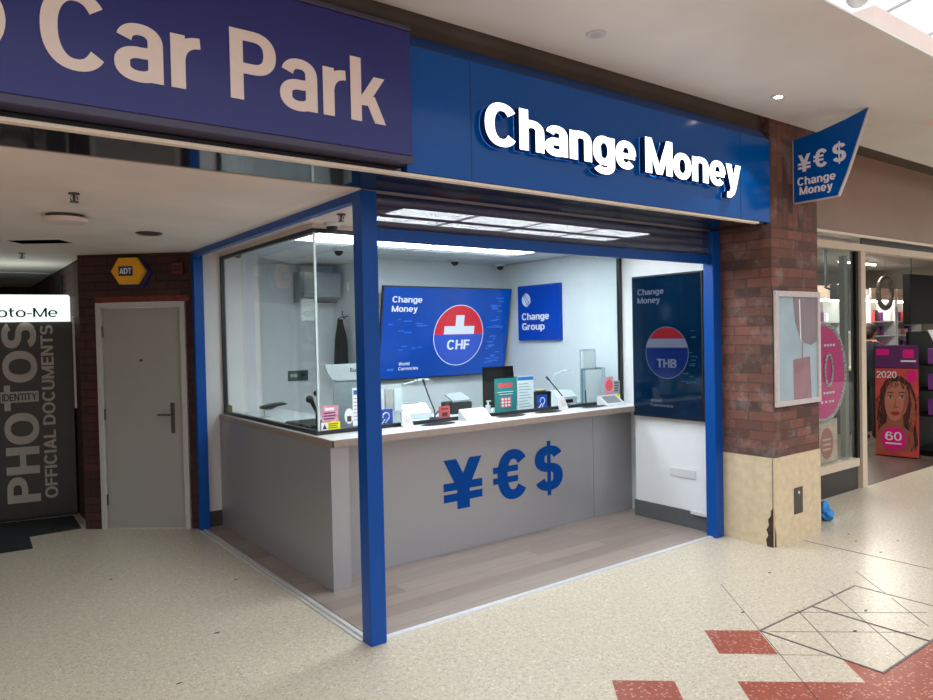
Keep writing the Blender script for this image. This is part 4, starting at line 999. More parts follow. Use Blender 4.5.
# portrait screen on the near right wall
xs_ = 3.245
t = thing('portrait_screen', 'dark navy portrait screen showing a THB disc on the side wall', 'screen', (3.27, 0.51, 0.935))
b = B(); b.box(xs_+0.001, 3.2995, 0.142, 0.885, 0.936, 2.196, 0.003); obj('casing', b, 'black', t)
b = B(); b.box(xs_-0.001, xs_+0.001, 0.155, 0.873, 0.950, 2.182); scr = obj('display', b, 'screen_navy', t)
TO = Vector((xs_-0.001, 0.873, 0.950))
def F2(name, pts, m, lift=0.0003): return flat(name, pts, TO, mY, Z, m, scr, lift=lift, th=0.0004)
cx_, cy_, R_ = 0.365, 0.56, 0.222
F2('disc_outline', disc(cx_, cy_, R_+0.005, n=64), 'dim_white')
F2('disc_face', disc(cx_, cy_, R_, n=64), 'dim_blue', 0.0008)
def seg(z0, z1):
    a = [(math.sqrt(max(0, (R_-0.001)**2-z*z)), z) for z in [z0+(z1-z0)*i/8 for i in range(9)]]
    return [(cx_+x, cy_+z) for x, z in a]+[(cx_-x, cy_+z) for x, z in a[::-1]]
F2('flag_red_band', seg(0.125, 0.2195), 'dim_red', 0.0014)
F2('flag_white_band', seg(0.045, 0.122), 'dim_white', 0.0014)
text('screen_text', 'THB', TO+mY*cx_+Z*(cy_-0.13), mY, Z, 'dim_white', scr, cap=0.075, width=0.21, bold=0.04, depth=0.0004, align='c', lip=0.0014)
text('screen_text', 'Change', TO+mY*0.055+Z*1.075, mY, Z, 'dim_white', scr, cap=0.052, width=0.29, bold=0.035, depth=0.0004, lip=0.0005)
text('screen_text', 'Money', TO+mY*0.055+Z*1.0, mY, Z, 'dim_white', scr, cap=0.052, width=0.25, bold=0.035, depth=0.0004, lip=0.0005)
text('screen_text', 'World', TO+mY*0.185+Z*0.125, mY, Z, 'dim_white', scr, cap=0.026, width=0.12, bold=0.02, depth=0.0004, lip=0.0005)
text('screen_text', 'Currencies', TO+mY*0.185+Z*0.085, mY, Z, 'dim_white', scr, cap=0.026, width=0.24, bold=0.02, depth=0.0004, lip=0.0005)
b = B()
for k in range(14):
    y = random.uniform(0.50, 0.62); z = random.uniform(0.2, 0.95); o = TO+mY*y+Z*z+Vector((-0.0004, 0, 0)); w = random.uniform(0.03, 0.07)
    b.prism([o, o+mY*w, o+mY*w+Z*0.006, o+Z*0.006], (-0.0004, 0, 0))
obj('faint_rate_lines', b, 'dim_faint', scr)
# wall socket and trunking
t = thing('wall_socket', 'white double plate socket low on the white wall', 'socket', (3.29, 0.4, 0.41))
b = B(); b.box(3.290, 3.2995, 0.262, 0.522, 0.430, 0.505, 0.002); obj('plate', b, 'white_plastic', t)
b = B()
for k in range(3): b.box(3.2885, 3.290, 0.30+0.075*k, 0.345+0.075*k, 0.447, 0.487)
obj('switches', b, 'white_plastic', t)
b = B(); b.box(3.262, 3.2875, 0.112, 0.30, 0.135, 0.165, 0.002); tag(obj('cable_trunking', b, 'white_plastic', origin=(3.275, 0.2, 0.135)), 'short white cable trunking at the skirting by the blue end post', 'trunking')
# chair
t = thing('office_chair', 'black office chair with tall back behind the counter', 'chair', (2.745, 1.98, 0.0065))
b = B()
def cb(u, v):
    x = 2.515+0.44*u; z = 0.62+0.755*v; e = 0.02*sm((v-0.9)/0.1)
    return (2.735+(x-2.735)*(0.92+0.08*math.sin(PI*min(v*1.1, 1))), 2.16+0.05*v-0.03*math.cos((u-0.5)*PI), z)
b.grid(cb, 12, 14); r_ = bmesh.ops.solidify(b.bm, geom=list(b.bm.faces), thickness=0.045); obj('backrest', b, 'black_fabric', t, smooth=True)
b = B(); b.box(2.505, 2.965, 1.72, 2.14, 0.46, 0.54, 0.025); obj('seat', b, 'black_fabric', t)
b = B(); b.cyl((2.735, 1.95, 0.12), (2.735, 1.95, 0.46), 0.028, seg=16); obj('column', b, 'steel', t)
for s_ in (-1, 1):
    b = B(); b.tube([(2.735+0.20*s_, 2.05, 0.50), (2.735+0.27*s_, 2.0, 0.52), (2.735+0.27*s_, 1.98, 0.72)], 0.014); b.box(2.735+0.27*s_-0.035, 2.735+0.27*s_+0.035, 1.82, 2.08, 0.72, 0.75, 0.008); obj('armrest', b, 'black', t)
for k in range(5):
    a = k*2*PI/5+0.3; e = Vector((2.735+0.29*math.cos(a), 1.95+0.29*math.sin(a), 0.075))
    b = B(); b.tube([(2.735, 1.95, 0.12), e], [0.028, 0.016]); b.cyl(e+Vector((0, -0.015, -0.043)), e+Vector((0, 0.015, -0.043)), 0.025, seg=14); obj('leg', b, 'black', t)
# coat on hook
t = thing('hanging_coat', 'long black coat hanging from a hook on the booth wall', 'coat', (1.70, 3.55, 1.36))
b = B()
def coat(u, v):
    a = u*2*PI; z = 1.90-0.55*v; w = 0.035+0.085*sm(v*2.2)+0.02*v; wob = 1+0.10*math.sin(a*5+v*2)
    return (1.655+0.042*math.cos(a)*wob*(0.6+0.5*v), 3.555+w*math.sin(a)*wob, z)
b.grid(coat, 40, 16); bmesh.ops.remove_doubles(b.bm, verts=list(b.bm.verts), dist=0.0005); bmesh.ops.holes_fill(b.bm, edges=[e for e in b.bm.edges if e.is_boundary], sides=60)
obj('coat_body', b, 'black_fabric', t, smooth=True)
b = B(); b.tube([(1.749, 3.555, 1.93), (1.70, 3.555, 1.925), (1.68, 3.555, 1.95), (1.675, 3.53, 1.985)], 0.006); b.tube([(1.67, 3.47, 1.905), (1.67, 3.555, 1.925), (1.67, 3.63, 1.905)], 0.006); obj('hook', b, 'black', t)
# air conditioner, small boxes, switch panel
t = thing('air_conditioner', 'pale grey wall air conditioning unit high inside the booth', 'air conditioner', (1.52, 3.8, 2.10))
b = B(); b.prism([(1.28, 3.62, 2.14), (1.28, 3.60, 2.40), (1.28, 3.895, 2.42), (1.28, 3.895, 2.09), (1.28, 3.70, 2.09)], (0.42, 0, 0)); obj('casing', b, 'grey_plastic', t)
b = B(); b.box(1.31, 1.67, 3.64, 3.72, 2.083, 2.092); obj('louvre', b, 'steel', t)
b = B(); b.box(1.725, 1.7495, 3.50, 3.62, 2.19, 2.31, 0.004); tag(obj('junction_box', b, 'white_plastic', origin=(1.74, 3.56, 2.19)), 'small white junction box on the wall above the hanging coat', 'box')
t = thing('switch_panel', 'dark green switch panel with white keys inside the booth', 'switch panel', (1.27, 3.89, 1.26))
b = B(); b.box(1.19, 1.42, 3.885, 3.8995, 1.245, 1.355, 0.003); obj('plate', b, 'green_panel', t)
b = B(); b.box(1.215, 1.245, 3.880, 3.885, 1.285, 1.32); b.box(1.255, 1.29, 3.880, 3.885, 1.285, 1.32); obj('keys', b, 'white_plastic', t)
b = B(); b.cyl((1.36, 3.885, 1.30), (1.36, 3.877, 1.30), 0.022, seg=18); obj('keyhole', b, 'black', t)

# ================================================================== LOBBY
d = bpy.data.objects.new('door_1', None); COL.objects.link(d); d.location = DW; d.rotation_euler = (0, 0, DA); d['kind'] = 'structure'; d['label'] = 'plain grey door with lever handle in the brick lobby wall'
b = B(); b.box(0.0, 0.048, -0.022, 0.10, 0, 2.06, 0.003); b.box(0.782, 0.830, -0.022, 0.10, 0, 2.06, 0.003); b.box(0.048, 0.782, -0.022, 0.10, 2.014, 2.06, 0.003); obj('door_frame', b, 'door_frame', d, False)
b = B(); b.box(0.058, 0.778, 0.0, 0.04, 0.008, 2.010, 0.002); leaf = obj('door_leaf', b, 'door', d, False)
b = B(); b.box(0.670, 0.706, -0.008, 0.0, 0.870, 1.145, 0.006); hp = obj('handle_plate', b, 'steel', leaf, False)
b = B(); b.tube([(0.688, -0.008, 1.04), (0.688, -0.045, 1.04), (0.66, -0.052, 1.04), (0.572, -0.052, 1.043)], 0.009); obj('door_handle', b, 'steel', leaf, False)
b = B(); b.cyl((0.404, 0.0, 1.535), (0.404, -0.006, 1.535), 0.012, seg=16); obj('peephole', b, 'black', leaf, False)
for z in (0.22, 1.0, 1.75):
    b = B(); b.cyl((0.055, -0.008, z), (0.055, -0.008, z+0.10), 0.007, seg=10); obj('hinge', b, 'steel', leaf, False)
# alarm box
t = thing('alarm_box', 'yellow hexagonal ADT alarm box on the brick above the door', 'alarm box', DW+Vector((0, 0, 2.20)), DA)
def hexa(cx, cz_, rx, rz, skew=0): return [(cx-rx, cz_), (cx-rx*0.52, cz_+rz), (cx+rx*0.52, cz_+rz), (cx+rx, cz_), (cx+rx*0.52, cz_-rz), (cx-rx*0.52, cz_-rz)]
b = B(); b.prism([(x, -0.03, z-2.20) for x, z in hexa(0.375, 2.318, 0.165, 0.125)], (0, 0.029, 0)); obj('back_plate', b, 'alarm_blue', t, False)
b = B(); b.prism([(x, -0.075, z-2.20) for x, z in hexa(0.345, 2.338, 0.155, 0.118)], (0, 0.044, 0)); obj('cover', b, 'yellow', t, False)
b = B(); b.box(0.262, 0.392, -0.078, -0.075, 0.095, 0.180); lb = obj('label_patch', b, 'alarm_blue', t, False)
text('lettering', 'ADT', (0.272, -0.0785, 0.112), X, Z, 'pale_text', lb, cap=0.052, width=0.11, bold=0.04, depth=0.001, world=False)
t = thing('alarm_sounder', 'small dull red sounder box beside the rear blue post', 'alarm', DW+Vector((0, 0, 2.30)), DA)
b = B(); b.box(0.735, 0.835, -0.05, -0.001, 0.0, 0.11, 0.01); obj('casing', b, 'red_box', t, False)
b = B(); b.box(0.75, 0.82, -0.053, -0.05, 0.03, 0.045); b.box(0.75, 0.82, -0.053, -0.05, 0.06, 0.075); obj('slots', b, 'black', t, False)
b = B(); b.box(-0.775, -0.7455, 5.2, 5.32, 2.05, 2.42, 0.004); tag(obj('wall_speaker', b, 'black', origin=(-0.76, 5.26, 2.05)), 'slim black speaker high on the lobby side wall above the photo booth', 'speaker')
# photo booth
A0 = Vector((-1.407, 4.679, 0)); AR = math.radians(-10.256)
t = thing('photo_booth', 'brown photo booth with grey PHOTOS lettering and a lit header', 'photo booth', A0, AR)
b = B(); b.box(-1.0, 0.655, 0.0, 0.72, 0.03, 1.918, 0.004); obj('cabinet', b, 'booth_panel', t, False)
b = B(); b.box(-0.98, 0.64, 0.03, 0.70, 0.0, 0.03); obj('plinth', b, 'black', t, False)
b = B(); b.box(-1.0, 0.636, -0.05, 0.5, 1.920, 2.178, 0.006); lb = obj('lightbox', b, 'lightbox', t, False)
text('lettering', 'Photo-Me', (-0.142, -0.0508, 1.963), X, Z, 'ink', lb, cap=0.088, width=0.68, W=0.15, T=0.12, depth=0.0015, world=False)
b = B(); b.box(0.658, 0.70, -0.03, 0.03, 1.06, 1.97, 0.004); obj('silver_rail', b, 'silver', t, False)
text('lettering', 'PHOTOS', (0.343, -0.0008, 0.175), Z, -X, 'booth_print', t, cap=0.275, width=1.74, bold=0.05, depth=0.0015, world=False)
text('lettering', 'OFFICIAL DOCUMENTS', (0.488, -0.0008, 0.195), Z, -X, 'booth_print', t, cap=0.105, width=1.69, bold=0.04, depth=0.0015, world=False)
b = B(); b.box(0.040, 0.352, -0.0055, -0.0028, 1.145, 1.250); tg = obj('identity_tag', b, 'booth_print', t, False)
text('lettering', 'IDENTITY', (0.052, -0.0058, 1.162), X, Z, 'ink', tg, cap=0.068, width=0.285, bold=0.03, depth=0.001, world=False)
# mat
b = B(); b.prism([(-0.813, 4.52, 0.0005), (-0.827, 3.931, 0.0005), (-1.238, 3.926, 0.0005), (-1.254, 3.486, 0.0005), (-2.9, 3.62, 0.0005), (-2.9, 4.7, 0.0005), (-1.45, 4.665, 0.0005)], (0, 0, 0.007))
tag(obj('floor_mat', b, 'mat_rubber', origin=(-1.5, 4.1, 0)), 'black floor mat with stepped edge in front of the photo booth', 'mat')

# ================================================================== FLOOR COVER AND SMALL FLOOR THINGS
t = thing('floor_access_cover', 'square metal edged access cover let into the tiled floor', 'floor cover', (2.37, -1.54, 0.0))
b = B(); b.box(1.815, 2.36, -1.86, -1.22, 0.0002, 0.0018); b.box(2.38, 2.92, -1.86, -1.22, 0.0002, 0.0018); obj('tile_infill', b, 'floor', t)
b = B()
for q in ((1.803, 1.815, -1.872, -1.208), (2.92, 2.932, -1.872, -1.208), (2.36, 2.365, -1.86, -1.22), (2.375, 2.38, -1.86, -1.22), (1.815, 2.92, -1.22, -1.208), (1.815, 2.92, -1.872, -1.86)): b.box(*q, 0.0002, 0.003)
obj('metal_edging', b, 'cover_metal', t)
b = B()
for a, c in (((0.63, 0.30), (0.61, -0.33)), ((0.96, 0.60), (0.93, -0.33)), ((1.28, 0.50), (1.26, 0.06)), ((0.56, 0.262), (1.36, 0.262)), ((0.36, -0.02), (1.14, -0.02))):
    p0 = GO+gu*a[0]+gv*a[1]; p1 = GO+gu*c[0]+gv*c[1]; dd = (p1-p0).normalized(); ss = Vector((-dd.y, dd.x, 0))*0.003
    b.prism([p0-ss+Z*0.0018, p1-ss+Z*0.0018, p1+ss+Z*0.0018, p0+ss+Z*0.0018], Z*0.0004)
obj('tile_joints', b, 'seam', t)
chips = ((1.98, -1.0), (2.75, -0.72), (2.2, -1.55), (2.55, -1.45), (3.95, -0.75), (4.2, -0.95), (3.8, -1.0), (4.1, -0.62), (-0.9, 2.2), (-0.6, 0.75), (-0.95, 0.25), (-0.2, 1.6))
cm = None
for k, (x, y) in enumerate(chips):
    b = B(); n = 7; a0 = random.random()*6
    b.prism([(x+random.uniform(0.006, 0.016)*math.cos(a0+i*2*PI/n)*1.5, y+random.uniform(0.006, 0.012)*math.sin(a0+i*2*PI/n), 0.0004 if k not in (2, 3) else 0.002) for i in range(n)], (0, 0, 0.0006))
    o = obj('trim_%d' % (12+k), b, 'seam', origin=(x, y, 0)); o['kind'] = 'structure'; o['label'] = 'small dark chip in the terrazzo floor'
t = None
b = B()
def rag(u, v):
    a = u*2*PI; p = -PI/2+v*PI
    r = 1+0.22*math.sin(3*a+1)+0.16*math.sin(5*a+4*p)
    return (4.40+0.075*r*math.cos(p)*math.cos(a), -0.29+0.06*r*math.cos(p)*math.sin(a), 0.055+0.052*math.sin(p)*(1+0.2*math.sin(4*a)))
b.grid(rag, 28, 16); bmesh.ops.remove_doubles(b.bm, verts=list(b.bm.verts), dist=0.0003)
def rag2(u, v):
    a = u*2*PI; p = -PI/2+v*PI
    r = 1+0.2*math.sin(4*a+1)
    return (4.37+0.045*r*math.cos(p)*math.cos(a), -0.29+0.035*r*math.cos(p)*math.sin(a), 0.12+0.06*math.sin(p))
b.grid(rag2, 20, 12); bmesh.ops.remove_doubles(b.bm, verts=list(b.bm.verts), dist=0.0003)
tag(obj('blue_cloth', b, 'cloth_blue', smooth=True, origin=(4.39, -0.29, 0)), 'crumpled bright blue cloth on the floor behind the brick pillar', 'cloth')

# ================================================================== NEIGHBOURING SHOP
YS = 0.10
b = B(); b.box(4.012, 15.5, YS, YS+0.10, 2.66, 3.489); struct('wall_shop_header', b, 'taupe', 'taupe fascia of the neighbouring shop')
b = B(); b.box(4.012, 4.72, YS+0.02, YS+0.14, 0, 2.66); struct('wall_shop_pier', b, 'shop_dark')
b = B(); b.box(4.01, 15.5, YS-0.02, YS, 2.635, 2.66); struct('trim_30', b, 'strip', 'pale line under the taupe shop fascia')
t = thing('shop_window', 'cream framed shop window with black base right of the pillar', 'window', (5.5, YS+0.05, 0)); 
b = B(); b.box(4.72, 5.88, YS, YS+0.08, 0.245, 0.325); b.box(4.72, 4.77, YS, YS+0.08, 0.325, 2.48); obj('sill', b, 'shop_frame', t)
b = B(); b.box(4.72, 5.88, YS+0.02, YS+0.08, 0.0, 0.245); obj('base_panel', b, 'shop_kick', t)
b = B(); b.box(5.93, 6.03, YS-0.01, YS+0.09, 0.0, 2.49, 0.003); obj('door_post', b, 'shop_frame', t)
b = B(); b.box(5.88, 5.93, YS+0.02, YS+0.08, 0.245, 2.49); obj('side_stile', b, 'black', t)
b = B(); b.box(4.72, 15.4, YS-0.01, YS+0.09, 2.49, 2.565, 0.003); obj('head_rail', b, 'shop_frame', t)
b = B(); b.box(4.77, 5.88, YS+0.035, YS+0.043, 0.325, 2.49); obj('pane', b, 'shop_glass', t)
b = B(); b.box(6.03, 15.4, YS+0.03, YS+0.04, 2.565, 2.635); obj('upper_pane', b, 'shop_kick', t)
b = B(); b.box(5.80, 5.878, YS+0.10, YS+0.16, 0.33, 2.45, 0.004); obj('inner_upright', b, 'shop_grey', t)
# window graphics
t = thing('window_disc', 'large magenta disc with beaded rim and number in the shop window', 'window display', (5.28, YS+0.07, 0.80))
O = Vector((5.26, YS+0.062, 1.25))
b = B(); b.prism([O+X*0.44*math.cos(a*PI/32)+Z*0.47*math.sin(a*PI/32) for a in range(64)], (0, 0.012, 0)); dd = obj('disc', b, 'magenta', t)
b = B()
for k in range(64):
    a = k*2*PI/64; b.ell(O+X*(0.455*math.cos(a))+Z*(0.485*math.sin(a)), 0.026, 0.014, 0.026, 8)
obj('beaded_rim', b, 'beads', t)
b = B()
for k in range(30):
    a = k*2*PI/30; b.ell(O+Vector((0.10+0.075*math.cos(a), -0.008, 0.02+0.155*math.sin(a))), 0.018, 0.008, 0.018, 8)
for k in range(30):
    a = k*2*PI/30; b.ell(O+Vector((-0.17+0.075*math.cos(a), -0.008, -0.04+0.10*math.sin(a))), 0.018, 0.008, 0.018, 8)
for k in range(10): b.ell(O+Vector((-0.245+0.012*k, -0.008, -0.02+0.022*k)), 0.018, 0.008, 0.018, 8)
obj('beaded_number', b, 'beads', t)
b = B()
for zz, xs2 in ((0.26, (0.02, 0.08, 0.14, 0.20)), (-0.22, (0.0, 0.06, 0.12, 0.18)), (-0.31, (-0.05, 0.03, 0.11, 0.17))):
    for x in xs2: b.box(O.x+x, O.x+x+0.04, O.y-0.003, O.y-0.001, O.z+zz, O.z+zz+0.022)
obj('small_print', b, 'pale_text', t)
t = thing('window_banner', 'pale peach banner with dusty pink circle low in the shop window', 'banner', (5.3, YS+0.1, 0.33))
b = B(); b.box(4.96, 5.60, YS+0.095, YS+0.103, 0.33, 0.76); obj('sheet', b, 'banner', t)
flat('pink_circle', disc(0.42, 0.19, 0.13, 0.16), (4.96, YS+0.095, 0.33), X, Z, 'banner_pink', t)
b = B()
for k in range(3): b.box(5.30, 5.46, YS+0.0925, YS+0.0938, 0.45+0.05*k, 0.47+0.05*k)
obj('small_print', b, 'banner', t)
# shop shell
b = B(); b.box(4.01, 15.5, 4.9, 5.0, 0, 3.2); struct('wall_shop_back', b, 'shop_wall', 'cream back wall of the neighbouring shop')
b = B(); b.box(15.4, 15.5, 0.2, 4.9, 0, 3.2); struct('wall_shop_end', b, 'shop_grey')
b = B(); b.box(4.01, 4.11, 0.46, 4.9, 0, 3.2); struct('wall_shop_side', b, 'shop_grey')
b = B(); b.box(4.01, 15.5, 0.2, 5.0, 2.95, 3.05); struct('ceiling', b, 'shop_grey', 'grey ceiling of the neighbouring shop')
for k, (x, y, w) in enumerate(((8.2, 1.6, 1.2), (10.6, 1.9, 1.2), (9.0, 3.2, 1.5), (12.2, 3.0, 1.5))):
    t = thing('tube_light', 'white tube light on the shop ceiling, number %s from the window' % ['one', 'two', 'three', 'four'][k], 'ceiling light', (x, y, 2.9), group='tube lights on the shop ceiling')
    t['label'] = ['white tube light just inside the shop doorway', 'white tube light above the black shop panel', 'white tube light deep in the shop above the window side', 'white tube light over the far lit shelves'][k]
    b = B(); b.box(x-w/2, x+w/2, y-0.05, y+0.05, 2.91, 2.9498); obj('housing', b, 'white_plastic', t)
    b = B(); b.cyl((x-w/2+0.03, y, 2.895), (x+w/2-0.03, y, 2.895), 0.014, seg=12); obj('tube', b, 'shop_led', t)
    L = bpy.data.lights.new('tube_glow', 'AREA'); L.shape = 'RECTANGLE'; L.size = w; L.size_y = 0.08; L.energy = 45; L.color = (1.0, 0.94, 0.84)
    lo = bpy.data.objects.new('tube_glow', L); COL.objects.link(lo); lo.parent = t; lo.location = (0, 0, -0.03)
# shelving along the back of the shop
def shelf_unit(x0, x1, y, label, wreath=False):
    t = thing('display_shelving', label, 'shelving', ((x0+x1)/2, y, 0.006), group='lit product shelving in the shop')
    b = B(); b.box(x0, x1, y, y+0.03, 0.006, 2.45); obj('back_panel', b, 'shop_grey', t)
    for x in (x0, x1-0.04):
        b = B(); b.box(x, x+0.04, y-0.35, y, 0.006, 2.30); obj('upright', b, 'white_plastic', t)
    b = B(); b.box(x0, x1, y-0.30, y-0.28, 2.17, 2.21); obj('light_strip', b, 'shop_led', t)
    for z in (0.5, 0.85, 1.2, 1.5, 1.78):
        b = B(); b.box(x0+0.04, x1-0.04, y-0.34, y, z, z+0.02); obj('shelf', b, 'white_plastic', t)
    b = B(); b.box(x0, x1, y-0.36, y-0.33, 2.22, 2.44); obj('header_sign', b, 'banner', t)
shelf_unit(10.4, 11.5, 3.3, 'white lit product shelving seen through the shop window')
shelf_unit(12.6, 13.7, 3.3, 'white lit product shelving left part behind the shop doorway')
shelf_unit(13.75, 14.9, 3.3, 'white lit product shelving nearest the black panel')
prods = {}
cols = [('coral', (0.12, 0.10, 0.20)), ('paper', (0.09, 0.09, 0.16)), ('banner_pink', (0.15, 0.10, 0.13)), ('black', (0.08, 0.08, 0.22)), ('pink_card2', (0.13, 0.10, 0.17)), ('violet', (0.10, 0.10, 0.18)), ('beads', (0.12, 0.1, 0.12))]
for k, (m_, s_) in enumerate(cols):
    b = B(); b.box(-s_[0]/2, s_[0]/2, -s_[1]/2, s_[1]/2, 0, s_[2], 0.006)
    prods[k] = obj('boxed_product', b, m_); prods[k]['_free'] = 1
used = set()
def put(x, y, z, lab, grp):
    k = random.randrange(len(cols)); src = prods[k]
    if k in used: o = src.copy(); COL.objects.link(o)
    else: o = src; used.add(k)
    o.location = (x, y, z); o['label'] = lab; o['category'] = 'product'; o['group'] = grp
    if '_free' in o: del o['_free']
for x0, x1, lab in ((10.4, 11.5, 'small boxed product on the shelves seen through the shop window'), (12.6, 13.7, 'small boxed product on the shelves behind the shop doorway'), (13.75, 14.9, 'small boxed product on the shelves nearest the black panel')):
    for z in (1.22, 1.52, 1.80):
        x = x0+0.12
        while x < x1-0.12:
            put(x, 3.15, z+0.0005, lab, lab.replace('small boxed product', 'boxed products')); x += random.uniform(0.165, 0.2)
for k in list(prods):
    if k not in used: bpy.data.objects.remove(prods[k])
# round wreath sign
t = thing('wreath', 'round grey wreath hanging above the far shop shelves', 'wreath', (12.75, 2.75, 2.35))
b = B()
for k in range(28):
    a = k*2*PI/28; b.ell((12.75+0.28*math.cos(a), 2.75, 2.33+0.28*math.sin(a)), 0.055, 0.05, 0.055, 8)
obj('ring', b, 'steel', t)
b = B(); b.tube([(12.75, 2.75, 2.61), (12.75, 2.75, 2.95)], 0.004); obj('cord', b, 'black', t)
# ceiling mounted camera pole
t = thing('pole_camera', 'black camera on a ceiling pole seen through the shop window', 'security camera', (9.0, 2.0, 2.3))
b = B(); b.tube([(9.0, 2.0, 2.95), (9.0, 2.0, 2.30), (9.15, 1.96, 2.27)], 0.022); obj('pole', b, 'black', t)
b = B(); b.box(9.10, 9.28, 1.86, 2.0, 2.12, 2.36, 0.02); obj('camera_body', b, 'steel', t)
# black panel
b = B(); b.box(9.05, 11.4, 0.85, 0.95, 1.72, 2.42, 0.004); o = obj('suspended_board', b, 'shop_dark', origin=(10.2, 0.9, 1.72)); tag(o, 'large black panel hanging above the shop doorway displays', 'panel')
for hx in (-1.0, 1.0):
    b = B(); b.tube([(hx, 0, 0.70), (hx, 0, 1.23)], 0.008); obj('hanger', b, 'black', o, False)
# portrait poster stand
p0 = Vector((8.086, 0.903, 0)); p1 = Vector((8.16, 0.415, 0)); r_ = (p1-p0).normalized(); PW = (p1-p0).length
t = thing('portrait_poster_stand', 'tall poster stand with a coral portrait of a woman, in the shop doorway', 'poster stand', (8.12, 0.66, 0.006))
nb = r_.cross(Z)
O = p0+Z*0.012
b = B(); b.prism([O-nb*0.04, O-nb*0.04+r_*PW, O-nb*0.04+r_*PW+Z*1.44, O-nb*0.04+Z*1.44], nb*0.04); bd = obj('board', b, 'shop_dark', t)
b = B(); b.prism([p0-nb*0.12+Z*0.0065, p0-nb*0.12+r_*PW+Z*0.0065, p0+nb*0.06+r_*PW+Z*0.0065, p0+nb*0.06+Z*0.0065], Z*0.005); obj('foot', b, 'shop_dark', t)
def FP(name, pts, m, l=0.0005): return flat(name, [(x*PW, y*1.44) for x, y in pts], O, r_, Z, m, bd, lift=l, th=0.0005)
FP('ground', [(0, 0.0), (1, 0.0), (1, 0.79), (0, 0.79)], 'poster_red')
FP('header', [(0, 0.795), (1, 0.795), (1, 1.0), (0, 1.0)], 'violet')
FP('header_block', [(0.03, 0.91), (0.33, 0.91), (0.33, 0.965), (0.03, 0.965)], 'magenta', 0.0012)
FP('header_block', [(0.65, 0.885), (0.9, 0.885), (0.9, 0.96), (0.65, 0.96)], 'magenta', 0.0012)
FP('header_line', [(0.6, 0.85), (0.95, 0.85), (0.95, 0.865), (0.6, 0.865)], 'pale_text', 0.0012)
FP('hair', [(0.10, 0.20), (0.02, 0.35), (0.10, 0.50), (0.12, 0.60), (0.24, 0.68), (0.42, 0.725), (0.62, 0.72), (0.82, 0.66), (0.93, 0.55), (0.97, 0.42), (0.93, 0.30), (0.98, 0.15), (0.9, 0.05), (0.66, 0.20), (0.4, 0.22)], 'hair_print', 0.001)
FP('hair_highlight', [(0.80, 0.62), (0.90, 0.52), (0.94, 0.36), (0.86, 0.2), (0.93, 0.05), (0.80, 0.1), (0.78, 0.3), (0.83, 0.45)], 'hair_light', 0.0016)
FP('neck', [(0.30, 0.45), (0.26, 0.30), (0.02, 0.22), (0.0, 0.05), (0.92, 0.05), (0.88, 0.2), (0.66, 0.27), (0.64, 0.42)], 'skin_shade', 0.0020)
face = [(0.22, 0.52), (0.22, 0.46), (0.26, 0.38), (0.36, 0.325), (0.46, 0.315), (0.58, 0.34), (0.70, 0.40), (0.77, 0.49), (0.77, 0.57), (0.70, 0.64), (0.55, 0.68), (0.38, 0.665), (0.27, 0.61)]
FP('face', face, 'skin_print', 0.0026)
FP('cheek_tone', [(0.70, 0.62), (0.76, 0.56), (0.76, 0.48), (0.68, 0.40), (0.58, 0.345), (0.64, 0.43), (0.68, 0.52)], 'skin_shade', 0.0030)
for cx2, cy2 in ((0.35, 0.528), (0.62, 0.532)):
    FP('eye', disc(cx2, cy2, 0.062, 0.009, 16), 'silver', 0.0034); FP('iris', disc(cx2+0.01, cy2+0.001, 0.026, 0.0095, 12), 'ink', 0.0040)
    FP('eyelid', [(cx2-0.080, cy2+0.001), (cx2-0.04, cy2+0.011), (cx2+0.03, cy2+0.012), (cx2+0.085, cy2+0.004), (cx2+0.03, cy2+0.021), (cx2-0.04, cy2+0.019)], 'hair_print', 0.0040)
    FP('eyebrow', [(cx2-0.10, cy2+0.034), (cx2-0.01, cy2+0.052), (cx2+0.10, cy2+0.042), (cx2+0.10, cy2+0.035), (cx2-0.01, cy2+0.041)], 'hair_print', 0.0040)
FP('nose', [(0.475, 0.52), (0.445, 0.455), (0.42, 0.443), (0.43, 0.434), (0.48, 0.430), (0.54, 0.437), (0.545, 0.447), (0.49, 0.448)], 'skin_shade', 0.0034)
for k in range(34):
    a_ = random.random(); sd = k % 3
    if sd == 0: hx_, hy_ = random.uniform(0.02, 0.17), random.uniform(0.25, 0.56)
    elif sd == 1: hx_, hy_ = random.uniform(0.80, 0.96), random.uniform(0.08, 0.58)
    else: hx_ = random.uniform(0.2, 0.82); hy_ = 0.70-0.16*(hx_-0.5)**2*2+random.uniform(-0.02, 0.02)
    an = random.uniform(0.8, 2.3); q = []
    for i in range(7):
        u_ = i/6; q.append((hx_+0.05*math.sin(u_*5+a_*6)*0.6+0.02*math.cos(an), hy_-0.075*u_))
    FP('hair_curl', [(x_-0.009, y_) for x_, y_ in q]+[(x_+0.009, y_) for x_, y_ in q[::-1]], 'hair_light' if k % 2 else 'hair_print', 0.0044+0.0001*k)
FP('mouth', [(0.34, 0.388), (0.42, 0.404), (0.455, 0.399), (0.50, 0.406), (0.60, 0.392), (0.52, 0.368), (0.44, 0.364)], 'lips', 0.0032)
FP('pink_disc', disc(0.42, 0.155, 0.30, 0.105, 36), 'magenta', 0.0038)
text('lettering', '60', O+r_*(0.42*PW)+Z*(0.14*1.44), r_, Z, 'pale_text', bd, cap=0.11, width=0.19, bold=0.01, depth=0.0005, align='c', lip=0.0045)
FP('disc_line', [(0.22, 0.105), (0.62, 0.105), (0.60, 0.118), (0.24, 0.118)], 'pale_text', 0.0045)
text('lettering', '2020', O+r_*(0.03*PW)+Z*(0.705*1.44), r_, Z, 'pale_text', bd, cap=0.085, width=0.235, bold=0.01, depth=0.0005, lip=0.0045)
